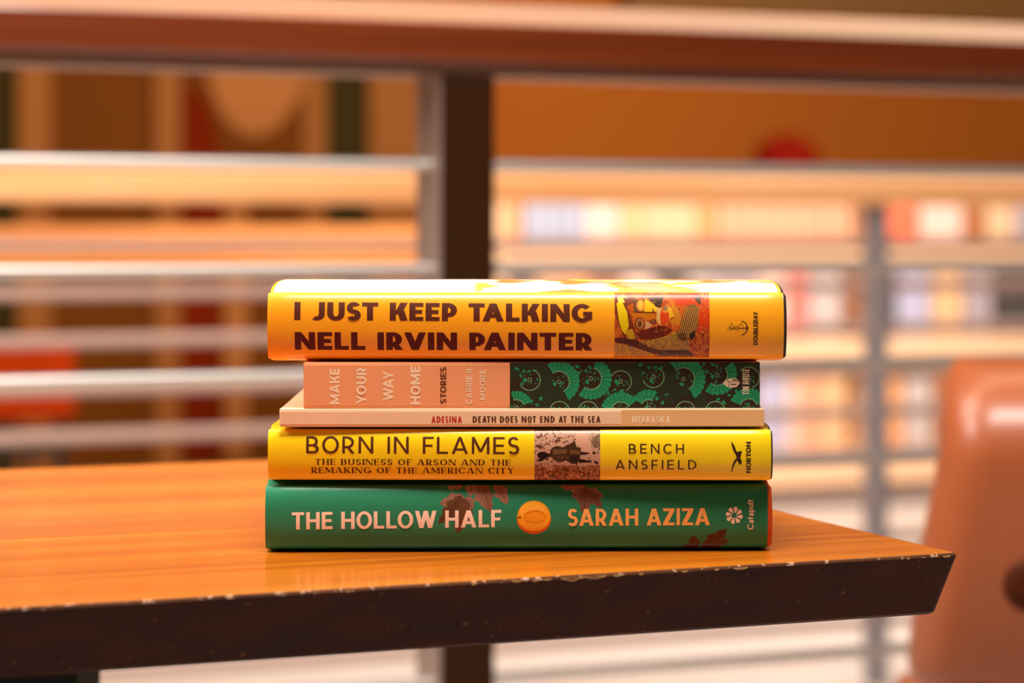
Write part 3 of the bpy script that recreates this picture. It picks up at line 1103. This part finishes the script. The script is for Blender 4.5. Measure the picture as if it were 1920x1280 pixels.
LB, LV, LD = (150, 104, 84), (92, 54, 38), (104, 62, 40)
p = Paint(818, 908, 963, 1006, G_BASE)
leaf(p, 872, 934, 168, 50, 15, LB, LV)
leaf(p, 868, 912, 195, 46, 14, (168, 122, 100), LV)
leaf(p, 874, 932, 62, 26, 12, LB, LV)
leaf(p, 870, 934, 100, 68, 22, LD, LV, 4)
leaf(p, 892, 910, 62, 52, 15, LB, LV)
leaf(p, 905, 906, 75, 58, 14, (138, 92, 70), LV)
leaf(p, 884, 906, 95, 26, 12, (168, 122, 100), LV)
leaf(p, 930, 906, 62, 46, 14, (158, 106, 84), LV)
leaf(p, 866, 930, 130, 70, 14, (96, 58, 32), (70, 40, 20), 4)
bk.picture(j, p, 2, 1)
p = Paint(1048, 908, 1138, 972, G_BASE)
leaf(p, 1096, 910, 175, 46, 13, (170, 118, 98), LV)
leaf(p, 1098, 922, 15, 36, 12, LB, LV)
leaf(p, 1098, 918, 150, 30, 12, LB, LV)
leaf(p, 1098, 912, 92, 56, 16, (122, 80, 62), (74, 44, 32))
leaf(p, 1100, 920, 48, 44, 12, (120, 76, 54), LV)
bk.picture(j, p, 2, 1)
p = Paint(1280, 982, 1376, 1034, G_BASE)
leaf(p, 1306, 1032, -105, 30, 13, (84, 38, 18), (60, 24, 10))
leaf(p, 1300, 1030, -160, 20, 8, (84, 40, 18), (60, 24, 10))
leaf(p, 1318, 1032, -42, 62, 15, (84, 34, 16), (56, 22, 10))
leaf(p, 1326, 1028, -20, 46, 10, (92, 44, 22), (60, 24, 10))
bk.picture(j, p, 2, 1)
p = Paint(964, 932, 1038, 1006, G_BASE)
ap = [(1001 + (31.5 + 0.9 * math.sin(3 * a)) * math.cos(a), 970 + (31.5 + 0.7 * math.cos(2 * a)) * math.sin(a)) for a in [math.pi * 2 * i / 48 for i in range(48)]]
p.poly(ap, (226, 90, 20))
p.ell(1001, 966.5, 31, 28.5, (250, 166, 34))
p.ell(999, 958, 24, 15, (255, 184, 62), 0.6)
p.ell(1003, 969, 21, 13, (232, 134, 14))
p.ell(1004, 970.5, 19.5, 11, (246, 154, 30))
p.line([(990, 962), (1006, 957), (1018, 961)], 1.2, (206, 110, 14))
p.line([(986, 976), (1004, 979), (1020, 976)], 1.2, (216, 118, 16))
p.ell(974, 970, 4, 2, (150, 70, 10))
keep = p.pmask(ap)
p.put(~keep, G_BASE)
bk.picture(j, p, 2, 1)
bk.text(j, 'THE HOLLOW HALF', DECO, (547, 992.6), (393, -4.6), (0, -32.4), 2)
bk.text(j, 'SARAH AZIZA', DECO, (1064.5, 985.8), (266.5, -1.6), (0, -32), 3)
bk.text(j, 'Catapult', HUM, (1412.8, 992.5), (0, -56), (-11.2, 0), 2)
pet = []
for i in range(8):
    a = 2 * math.pi * i / 8 + 0.2
    q = []
    for rr, da in ((4.5, 0.10), (9, -0.26), (14.6, -0.30), (16.2, -0.10), (16.0, 0.16), (14.2, 0.30), (9, 0.30), (5.0, 0.42)):
        q.append((1376.8 + rr * math.cos(a + da), 965.8 + rr * math.sin(a + da)))
    pet.append(q[::-1])
bk.poly(j, pet, 2)
j.build('dust_jacket', [M_g, M_print, M_peach, M_or], bk.o, fix=False)
c = MB(); bk.shell(c, bk.xa + 0.0004, bk.xb + 0.0022, 0.0004, 0.0025, 0, rnd=0.0012)
o = c.build('case_cover', M_oc, bk.o); o['label'] = 'orange case cover under the green jacket'
bk.pages(bk.xa + 0.003, bk.xb - 0.001, 0.003, M_pages)
z += 0.0315

# ---- 2: yellow hardcover
Y_BASE = (246, 206, 16)
bk = Book('hardcover_book', 'yellow hardcover with brown photograph on its spine, second from bottom of the stack', 502, 1446, z, 0.0256, 0.150, R(-0.6), front=0.0036, bulge=0.0042)
M_y = jacket_mat('yellow_jacket', Y_BASE, 0.32, coat=0.3)
M_bi = mat('brown_ink', lin(84, 36, 10), 0.5)
M_bi2 = mat('dark_brown_ink', lin(58, 24, 14), 0.5)
M_blk = mat('black_case_cloth', lin(52, 36, 30), 0.6, var=0.2, vscale=(60, 60, 60))
j = MB()
bk.shell(j, bk.xa, bk.xb, 0.0, 0.0003, 0)
p = Paint(1002, 802, 1125.4, 904, (196, 146, 120))
zx = lambda x, y: (990 + x / 10.667, 790 + y / 10.667)
n1, n2, n3 = p.noise(1, 3.2), p.noise(2, 7), p.noise(5, 1.6)
p.put((n1 * .6 + n3 * .4 > 0.62) & (p.X < 1085), (110, 60, 36))
p.put((n1 * .5 + n3 * .5 > 0.68), (92, 46, 26))
p.poly([zx(960, 240), zx(1180, 240), zx(1230, 420), zx(1290, 560), zx(1290, 640), zx(1080, 640), zx(960, 420)], (206, 152, 124))
p.put((p.Y > 872) & (n2 * .5 + n3 * .5 > 0.40), (140, 74, 30), 0.8)
p.put((p.Y > 876) & (n1 * .6 + n3 * .4 > 0.55), (92, 40, 16))
p.poly([zx(1300, 320), zx(1440, 240), zx(1440, 520), zx(1330, 530), zx(1250, 400)], (84, 60, 34), 0.85)
p.put((p.X > 1108) & (p.Y < 840) & (n3 > 0.6), (140, 110, 84))
p.poly([zx(110, 100), zx(1460, 100), zx(1460, 205), zx(110, 195)], (104, 62, 30), 0.85)
DK = (36, 14, 8)
p.poly([zx(190, 640), zx(250, 605), zx(340, 605), zx(420, 650), zx(500, 640), zx(500, 700), zx(420, 705), zx(330, 760), zx(260, 800), zx(200, 800), zx(230, 730), zx(190, 700)], DK)
p.poly([zx(450, 560), zx(520, 505), zx(610, 490), zx(690, 520), zx(940, 390), zx(970, 520), zx(1055, 520), zx(1055, 660), zx(1020, 780), zx(980, 850), zx(860, 840), zx(760, 780), zx(620, 830), zx(500, 760), zx(440, 680)], (70, 40, 18))
p.poly([zx(500, 560), zx(780, 560), zx(780, 640), zx(500, 660)], (112, 78, 44))
p.poly([zx(830, 560), zx(1050, 590), zx(1050, 660), zx(840, 640)], (108, 72, 36))
p.poly([zx(830, 680), zx(1030, 690), zx(960, 850), zx(850, 830)], (46, 24, 10))
p.poly([zx(1050, 600), zx(1220, 625), zx(1220, 650), zx(1050, 670)], DK)
p.poly([zx(1020, 740), zx(1270, 790), zx(1270, 815), zx(1010, 830)], DK)
p.ell(*zx(1320, 630), 3.4, 2.4, DK)
p.ell(*zx(1360, 820), 4.0, 2.4, DK, rot=20)
p.put((n3 > 0.72) & p.pmask([zx(480, 680), zx(800, 680), zx(800, 860), zx(480, 860)]), (160, 110, 80))
bk.picture(j, p, 2, 1)
bk.text(j, 'BORN IN FLAMES', FUT, (574, 849.3), (399.5, 1.8), (0, -31.4), 2)
bk.text(j, 'THE BUSINESS OF ARSON AND THE', SERIF, (591, 871.2), (366.5, 1.5), (0, -11.2), 2)
bk.text(j, 'REMAKING OF THE AMERICAN CITY', SERIF, (584, 887.3), (380, 1.2), (0, -11.4), 2)
bk.text(j, 'BENCH', LIGHT, (1179, 849.8), (103.5, 0.3), (0, -18), 3)
bk.text(j, 'ANSFIELD', LIGHT, (1154, 880), (152, 0), (0, -18), 3)
bk.text(j, 'NORTON', BOLD, (1408, 887), (0, -59), (-9, 0), 3)
zb = lambda x, y: (980 + x / 3.692, 740 + y / 3.692)
gull = [[zb(1444, 322), zb(1458, 338), zb(1470, 362), zb(1478, 388), zb(1492, 400), zb(1484, 425), zb(1470, 408), zb(1456, 380), zb(1448, 350)],
        [zb(1478, 404), zb(1494, 392), zb(1515, 388), zb(1518, 394), zb(1506, 402), zb(1504, 420), zb(1508, 440), zb(1516, 456), zb(1518, 472), zb(1504, 484), zb(1494, 470), zb(1484, 446), zb(1478, 424)],
        [zb(1496, 446), zb(1478, 462), zb(1462, 490), zb(1454, 520), zb(1446, 546), zb(1446, 520), zb(1452, 484), zb(1464, 456), zb(1482, 436)]]
bk.poly(j, gull, 3)
j.build('dust_jacket', [M_y, M_print, M_bi, M_bi2], bk.o, fix=False)
c = MB(); bk.shell(c, bk.xa + 0.0004, bk.xb + 0.0008, 0.0004, 0.0025, 0, rnd=0.0006)
o = c.build('case_cover', M_blk, bk.o); o['label'] = 'black case cover under the yellow jacket'
bk.pages(bk.xa + 0.003, bk.xb - 0.002, 0.003, M_pages)
z += 0.0256

# ---- 3: thin pale paperback
bk = Book('paperback_book', 'thin pale peach paperback with small red and brown lettering, in the middle of the stack', 524, 1433, z, 0.0083, 0.150, R(0.6), front=0.0016, flat=True, bulge=0)
M_pp = jacket_mat('pale_peach_cover', (246, 204, 166), 0.45)
M_tn = mat('tan_cover_ink', lin(238, 180, 122), 0.45)
M_ri = mat('red_ink', lin(196, 44, 10), 0.5)
M_br = mat('umber_ink', lin(98, 52, 22), 0.5)
j = MB()
bk.shell(j, bk.xa, bk.xb, 0.0, 0.0003, 0, rnd=0.0004)
xa_, _ = bk.loc(1165, 780)
j.add([(xa_, -0.00003, 0.0007), (bk.xb - 0.0003, -0.00003, 0.0007), (bk.xb - 0.0003, -0.00003, bk.H - 0.0007), (xa_, -0.00003, bk.H - 0.0007)], [(0, 1, 2, 3)], 1)
bk.text(j, 'ADESINA', COND, (809, 792.4), (57, 0), (0, -12.2), 2)
bk.text(j, 'DEATH DOES NOT END AT THE SEA', COND, (886.3, 792), (239.7, 0), (0, -12.2), 3)
bk.text(j, 'NEBRASKA', COND, (1185, 792), (71, -0.3), (0, -12.4), 4)
j.build('cover', [M_pp, M_tn, M_ri, M_br, M_white], bk.o, fix=False)
bk.pages(bk.xa + 0.0005, bk.xb - 0.0005, 0.0003, M_pages, 0.0004, 0.0006)
z += 0.0083

# ---- 4: orange and green patterned paperback
bk = Book('paperback_book', 'paperback with salmon spine and dark green fan pattern, just below the top book', 569, 1425, z, 0.0210, 0.140, R(1.0), front=0.0, flat=True, bulge=0)
M_sal = jacket_mat('salmon_cover', (246, 162, 112), 0.42)
M_dkb = mat('dark_brown_cover_ink', lin(54, 42, 28), 0.42)
j = MB()
bk.shell(j, bk.xa, bk.xb, 0.0, 0.0003, 0, rnd=0.0004)
DB = (54, 40, 26)
FG, FG2, FL, FDK = (40, 150, 98), (26, 108, 68), (126, 176, 120), (46, 54, 34)
p = Paint(956, 673, 1425.2, 767, DB)
zf = lambda x, y: (940 + x / 3.84, 670 + y / 3.84)
def fan(cx, cy, r0, r1, a0, a1, n, col, dark, ring=True, dots=True, seed=0):
    """pleated fan round a centre, angles in degrees with y down"""
    cx, cy = zf(cx, cy)
    r0, r1 = r0 / 3.84, r1 / 3.84
    for i in range(n):
        b0, b1 = a0 + (a1 - a0) * i / n, a0 + (a1 - a0) * (i + 1) / n
        g = (b1 - b0) * 0.06
        q = []
        for a, rr in ((b0 + g, r0), (b0 + g * .5, r1 * 0.95), ((b0 * .75 + b1 * .25), r1), ((b0 * .25 + b1 * .75), r1), (b1 - g * .5, r1 * 0.95), (b1 - g, r0)):
            q.append((cx + rr * math.cos(R(a)), cy + rr * math.sin(R(a))))
        p.poly(q, col)
        am = b1 - (b1 - b0) * 0.2
        p.line([(cx + r0 * math.cos(R(am)), cy + r0 * math.sin(R(am))), (cx + r1 * .92 * math.cos(R(am)), cy + r1 * .92 * math.sin(R(am)))], 0.9, dark, 0.8)
    if ring:
        rr = r0 * 0.96
        p.line([(cx + rr * math.cos(R(a0 + (a1 - a0) * i / 24)), cy + rr * math.sin(R(a0 + (a1 - a0) * i / 24))) for i in range(25)], 1.5, FL)
    if dots:
        rs = random.Random(seed + 11)
        for i in range(12):
            a, rr = R(rs.uniform(0, 360)), rs.uniform(0.3, 0.8) * r0
            p.ell(cx + rr * math.cos(a), cy + rr * math.sin(a), rs.uniform(.8, 2.2), rs.uniform(.8, 1.6), FG)
        a = R(rs.uniform(100, 180))
        p.ell(cx + .45 * r0 * math.cos(a), cy + .45 * r0 * math.sin(a), 4.2, 3, FG, rot=rs.uniform(0, 90))
        p.line([(cx + 3.3 * math.cos(2 * math.pi * i / 14), cy + 3.3 * math.sin(2 * math.pi * i / 14)) for i in range(15)], 1.2, FL)
for (cx, cy) in ((205, 160), (860, 172), (1095, 140), (1780, 150), (420, 380), (1320, 350)):
    fan(cx, cy, 78, 165, -170, 140, 26, FDK, (38, 40, 26), ring=False, dots=False)
for i, (cx, cy, a0, a1) in enumerate([(205, 160, -70, 150), (860, 172, -150, 60), (1095, 140, -60, 160), (1780, 145, -140, 70)]):
    cxx, cyy = zf(cx, cy)
    rr = 76 / 3.84
    p.line([(cxx + rr * math.cos(R(a0 + (a1 - a0) * k / 24)), cyy + rr * math.sin(R(a0 + (a1 - a0) * k / 24))) for k in range(25)], 1.5, FL)
    fan(cx, cy, 70, 71, 0, 1, 1, FG, FG2, ring=False, dots=True, seed=i)
for i, (cx, cy, r0, r1, a0, a1, n) in enumerate([(415, 175, 78, 150, -125, 62, 13), (645, 152, 80, 150, -75, 128, 14), (1310, 155, 84, 160, -130, 60, 13), (1552, 125, 78, 146, -40, 128, 11),
                                                 (860, 392, 76, 145, -165, -35, 10), (110, 360, 60, 120, -110, -20, 6), (1060, 360, 60, 130, -150, -60, 5), (1780, 360, 66, 140, -160, -20, 11)]):
    fan(cx, cy, r0, r1, a0, a1, n, FG, FG2, seed=20 + i)
for cx in (420, 625, 1325, 1540):
    cxx, cyy = zf(cx, 385)
    rr = 70 / 3.84
    p.line([(cxx + rr * math.cos(R(-180 + 7.5 * k)), cyy + rr * math.sin(R(-180 + 7.5 * k))) for k in range(25)], 1.5, FL)
    for i in range(7):
        p.ell(cxx - 11 + 3.6 * i, cyy - 7 + (i % 3) * 2.4, 1.7, 1.4, FG)
rs = random.Random(5)
for (ux, uy) in ((110, 80), (140, 130), (165, 100), (150, 190), (200, 100), (240, 100), (545, 65), (610, 95), (640, 75), (690, 70), (720, 65), (560, 110), (1000, 55), (1025, 110), (1060, 75), (1110, 70), (1140, 80),
                 (1460, 45), (1520, 55), (1550, 65), (1480, 100), (770, 255), (820, 230), (870, 240), (220, 315), (285, 295), (260, 340), (1120, 295), (1185, 268), (1160, 325), (1690, 240), (1640, 270), (600, 350), (1560, 300), (1600, 320)):
    cxx, cyy = zf(ux, uy)
    p.ell(cxx, cyy, rs.uniform(1.8, 4), rs.uniform(1.6, 3), FG, rot=rs.uniform(0, 180))
    p.ell(cxx + rs.uniform(-5, 5), cyy + rs.uniform(-4, 4), 1.4, 1.2, FG)
hs = [zf(1593, 186), zf(1618, 155), zf(1684, 148), zf(1720, 180), zf(1692, 212), zf(1634, 218)]
p.poly(hs, (244, 206, 176))
p.line([zf(1618, 158), zf(1642, 180), zf(1634, 214)], 1.3, DB)
p.line([zf(1642, 180), zf(1690, 168), zf(1716, 180)], 1.3, DB)
p.line([zf(1655, 195), zf(1690, 192)], 2.2, DB)
p.line([zf(1665, 160), zf(1690, 162)], 2.0, DB)
bk.picture(j, p, 2, 1)
bk.text(j, 'MAKE', BOLD, (636.5, 757.5), (0, -66.5), (-18.5, 0), 2)
bk.text(j, 'YOUR', BOLD, (686.7, 757), (0, -68), (-18.5, 0), 2)
bk.text(j, 'WAY', BOLD, (737, 750.5), (0, -55), (-18.8, 0), 2)
bk.text(j, 'HOME', BOLD, (787.8, 758), (0, -72), (-18, 0), 2)
bk.text(j, 'STORIES', SEMI, (836.7, 756), (0, -68), (-11.3, 0), 3)
bk.text(j, 'CARRIE R.', SEMI, (885.3, 757.5), (0, -71), (-11.8, 0), 2)
bk.text(j, 'MOORE', SEMI, (910.3, 749.3), (0, -56.5), (-11, 0), 2)
bk.text(j, 'TIN HOUSE', XCOND, (1405, 739), (0, -47), (-13.2, 0), 2)
j.build('cover', [M_sal, M_print, M_white, M_br], bk.o, fix=False)
bk.pages(bk.xa + 0.0005, bk.xb - 0.0005, 0.0003, M_pages, 0.0004, 0.0006)
z += 0.0210

# ---- 5, top: amber hardcover
A_BASE = (255, 163, 22)
bk = Book('hardcover_book', 'thick amber hardcover with two lines of heavy dark red capitals, topmost of the stack', 501, 1470, z, 0.0330, 0.150, R(-0.4), front=0.003, bulge=0.0062)
M_a = jacket_mat('amber_jacket', A_BASE, 0.38, coat=0.35)
M_a1 = mat('brown_title_ink', lin(90, 30, 0), 0.6)
M_a2 = mat('dark_red_title_ink', lin(88, 3, 0), 0.6)
j = MB()
bk.shell(j, bk.xa, bk.xb, 0.0, 0.0003, 0, bow=0.0034)
p = Paint(1152.6, 548, 1331, 671, (206, 96, 30))
zp = lambda x, y: (1140 + x / 9.143, 540 + y / 9.143)
n1, n2, n3 = p.noise(21, 4), p.noise(22, 9), p.noise(23, 1.8)
p.put(n2 > 0.55, (176, 70, 20))
p.poly([zp(1150, 100), zp(1760, 100), zp(1760, 760), zp(1500, 760), zp(1540, 300), zp(1150, 300)], (206, 64, 22))
p.poly([zp(1560, 380), zp(1760, 380), zp(1760, 620), zp(1540, 620)], (216, 62, 14))
p.put((p.X > 1293) & (p.Y > 616) & (n1 * .5 + n3 * .5 > 0.5), (150, 44, 10))
p.put((p.X > 1293) & (p.Y > 616) & (n3 > 0.72), (214, 122, 34))
p.poly([zp(110, 150), zp(240, 130), zp(300, 240), zp(420, 560), zp(520, 900), zp(300, 900), zp(110, 420)], (120, 44, 20))
p.poly([zp(150, 260), zp(250, 240), zp(330, 420), zp(360, 640), zp(300, 800), zp(240, 720), zp(190, 560)], (232, 190, 6))
p.poly([zp(170, 160), zp(260, 120), zp(330, 150), zp(290, 250), zp(180, 260)], (244, 206, 70))
p.poly([zp(260, 170), zp(480, 160), zp(470, 420), zp(380, 430)], (126, 58, 22))
p.poly([zp(330, 320), zp(450, 250), zp(460, 410), zp(390, 430)], (192, 80, 14))
p.poly([zp(440, 200), zp(640, 180), zp(660, 400), zp(440, 410)], (110, 66, 36))
p.ell(*zp(565, 300), 8.2, 11, (222, 130, 24))
p.ell(*zp(560, 300), 5, 8, (240, 176, 60))
p.line([zp(500, 240), zp(480, 320), zp(540, 400)], 1.5, (150, 90, 90))
p.poly([zp(640, 180), zp(900, 360), zp(840, 400), zp(620, 410)], (238, 182, 26))
p.poly([zp(690, 170), zp(960, 160), zp(900, 360), zp(820, 320)], (72, 44, 22))
p.poly([zp(380, 430), zp(780, 420), zp(820, 520), zp(660, 560), zp(480, 540)], (200, 108, 10))
p.line([zp(470, 410), zp(790, 425), zp(770, 370)], 2.6, (96, 38, 12))
p.ell(*zp(545, 620), 10, 13, (136, 58, 22))
p.ell(*zp(550, 610), 7, 9, (186, 116, 60))
p.ell(*zp(545, 615), 3.4, 6, (96, 36, 16))
p.line([zp(480, 520), zp(560, 500), zp(620, 560), zp(640, 660)], 1.5, (150, 66, 24))
p.poly([zp(640, 560), zp(760, 620), zp(680, 730), zp(640, 700)], (216, 152, 104))
p.ell(*zp(780, 580), 6, 5, (120, 50, 26))
p.poly([zp(840, 330), zp(920, 350), zp(900, 640), zp(830, 560)], (226, 168, 96))
p.poly([zp(1000, 300), zp(1080, 330), zp(1140, 480), zp(1060, 520), zp(1000, 660)], (232, 172, 36))
p.poly([zp(1060, 200), zp(1200, 360), zp(1260, 540), zp(1220, 640), zp(1060, 600), zp(1140, 480)], (206, 124, 26))
p.ell(*zp(970, 490), 8.6, 15.5, (220, 66, 20))
p.ell(*zp(980, 400), 5, 3, (240, 150, 40), 0.7)
p.poly([zp(980, 300), zp(1040, 330), zp(990, 400), zp(940, 370)], (150, 110, 80))
p.poly([zp(480, 760), zp(720, 680), zp(880, 640), zp(1000, 660), zp(1120, 720), zp(1000, 820), zp(720, 880), zp(560, 880)], (112, 30, 8))
p.poly([zp(700, 720), zp(860, 640), zp(960, 720), zp(900, 850), zp(720, 860)], (92, 24, 10))
p.put(p.pmask([zp(560, 700), zp(1060, 660), zp(1040, 800), zp(700, 870)]) & (n3 > 0.66), (156, 66, 20))
p.poly([zp(540, 920), zp(760, 880), zp(1000, 820), zp(1180, 740), zp(1260, 900), zp(1390, 900), zp(1400, 1060), zp(900, 1060), zp(700, 1000)], (176, 124, 52))
mk = p.pmask([zp(540, 920), zp(760, 880), zp(1000, 820), zp(1180, 740), zp(1260, 900), zp(1390, 900), zp(1400, 1060), zp(900, 1060), zp(700, 1000)])
p.put(mk & (n1 > 0.6), (210, 152, 34))
p.put(mk & (n3 > 0.68), (110, 84, 50))
p.poly([zp(300, 720), zp(420, 700), zp(480, 860), zp(340, 890)], (200, 150, 20))
p.poly([zp(110, 850), zp(290, 850), zp(520, 910), zp(700, 1010), zp(900, 1060), zp(1000, 1160), zp(760, 1120), zp(480, 1020), zp(250, 950), zp(110, 930)], (84, 20, 6))
p.poly([zp(110, 940), zp(260, 960), zp(480, 1030), zp(700, 1100), zp(880, 1170), zp(110, 1170)], (190, 128, 66))
mk = p.pmask([zp(110, 940), zp(260, 960), zp(480, 1030), zp(700, 1100), zp(880, 1170), zp(110, 1170)])
p.put(mk & (n1 > 0.55), (210, 150, 20))
p.put(mk & (n3 > 0.72), (120, 80, 40))
p.poly([zp(900, 1060), zp(1380, 1060), zp(1500, 1170), zp(860, 1170)], (72, 24, 8))
p.poly([zp(1380, 300), zp(1480, 270), zp(1550, 330), zp(1550, 640), zp(1440, 860), zp(1330, 920), zp(1190, 860), zp(1230, 700), zp(1310, 480)], (140, 84, 30))
for k in range(8):
    x = 1330 + 34 * k
    p.line([zp(x, 320 - 20 * (k < 4)), zp(x - 110, 700), zp(x - 150, 860)], 1.1, (60, 32, 14))
    p.line([zp(x + 14, 320), zp(x - 96, 700), zp(x - 136, 850)], 0.9, (222, 160, 80))
p.poly([zp(1190, 780), zp(1330, 760), zp(1340, 900), zp(1210, 880)], (40, 26, 16), 0.6)
p.poly([zp(1400, 780), zp(1500, 720), zp(1480, 850), zp(1400, 890)], (32, 22, 14))
p.poly([zp(1470, 170), zp(1600, 150), zp(1590, 290), zp(1540, 260)], (84, 56, 34))
p.put((p.X > 1314) & (p.Y < 586) & (n3 > 0.55), (196, 110, 40))
p.put(n3 > 0.86, (230, 170, 90), 0.5)
bk.picture(j, p, 2, 1)
bk.text(j, 'I JUST KEEP TALKING', HEAVY, (551.6, 599.6), (559.4, 4.2), (0, -33.6), 2)
bk.text(j, 'NELL IRVIN PAINTER', HEAVY, (552.4, 655.8), (558.6, 1.6), (0, -33.4), 3)
bk.text(j, 'DOUBLEDAY', BOLD, (1421.3, 647), (0, -63), (-8.8, 0), 4)
# small mark: an anchor lying on its side with a curled fish round its shank
an = lambda x, y: (1340 + x / 8.0, 520 + y / 8.0)
def stroke(pts, w):
    out = []
    for (xa, ya), (xb, yb) in zip(pts[:-1], pts[1:]):
        dx, dy = xb - xa, yb - ya
        L = math.hypot(dx, dy)
        nx, ny = -dy / L * w / 2, dx / L * w / 2
        out.append([an(xa + nx, ya + ny), an(xb + nx, yb + ny), an(xb - nx, yb - ny), an(xa - nx, ya - ny)])
    return out
mark = stroke([(400, 656), (440, 664), (478, 700), (498, 756), (482, 806), (446, 846), (404, 866)], 13)
mark += stroke([(240, 758), (330, 756), (420, 762), (498, 756)], 9)
mark += stroke([(236, 738), (236, 790)], 7)
mark += stroke([(198, 776), (192, 758), (206, 742), (226, 740), (256, 684), (268, 712), (296, 730), (290, 768)], 6)
mark += stroke([(198, 776), (240, 776), (300, 772), (330, 796), (356, 772), (390, 762)], 6)
mark += stroke([(306, 736), (330, 726), (352, 740), (384, 690), (412, 700), (430, 742), (418, 776), (448, 776)], 6)
mark += stroke([(462, 740), (498, 756), (464, 774)], 12)
bk.poly(j, mark, 4)
# top of the jacket: pale field with amber and grey printed shapes
rs = random.Random(12)
Hh, n_ = bk.H, 0
P_up = [q for q in bk.profile(0.0, 0.0034) if q[1] > Hh * 0.75 and q[0] > 0.004]
def top_z(y):
    for (ya, za), (yb, zb_) in zip(P_up[:-1], P_up[1:]):
        if ya <= y <= yb:
            return za + (zb_ - za) * (y - ya) / (yb - ya)
    return P_up[-1][1]
pt = Paint(0, 0, 240, 132, (236, 214, 186))
m1, m2, m3 = pt.noise(31, 26), pt.noise(32, 9), pt.noise(33, 14)
pt.put((pt.X > 96) & (m1 * .6 + m2 * .4 > 0.47), (246, 186, 66))
pt.put((pt.X > 96) & (m3 * .6 + m2 * .4 > 0.60), (208, 120, 60))
pt.put((pt.X > 150) & (m2 * .5 + m1 * .5 > 0.60), (226, 158, 120))
pt.put((pt.X < 100) & (pt.X > 30) & (m2 * .5 + m3 * .5 > 0.58), (176, 170, 182))
img = pt.down(6)
hh, ww = img.shape[:2]
vs, cs = [], []
for jj in range(hh):
    for ii in range(ww):
        y = 0.0080 + (bk.depth - 0.0100) * (jj / (hh - 1)) ** 1.5
        vs.append((bk.xa + 0.0015 + (bk.xb - bk.xa - 0.003) * ii / (ww - 1), y, top_z(y) + 0.00004))
        cs.append((*img[jj, ii], 1))
j.add(vs, [(jj * ww + ii, jj * ww + ii + 1, (jj + 1) * ww + ii + 1, (jj + 1) * ww + ii) for jj in range(hh - 1) for ii in range(ww - 1)], 1, cs, smooth=True)
j.build('dust_jacket', [M_a, M_print, M_a1, M_a2, M_bi2], bk.o, fix=False)
c = MB(); bk.shell(c, bk.xa + 0.0004, bk.xb + 0.0014, 0.0004, 0.0025, 0, bow=0.0034, rnd=0.0010)
o = c.build('case_cover', M_blk, bk.o); o['label'] = 'dark case cover under the amber jacket'
bk.pages(bk.xa + 0.003, bk.xb - 0.002, 0.003, M_pages)
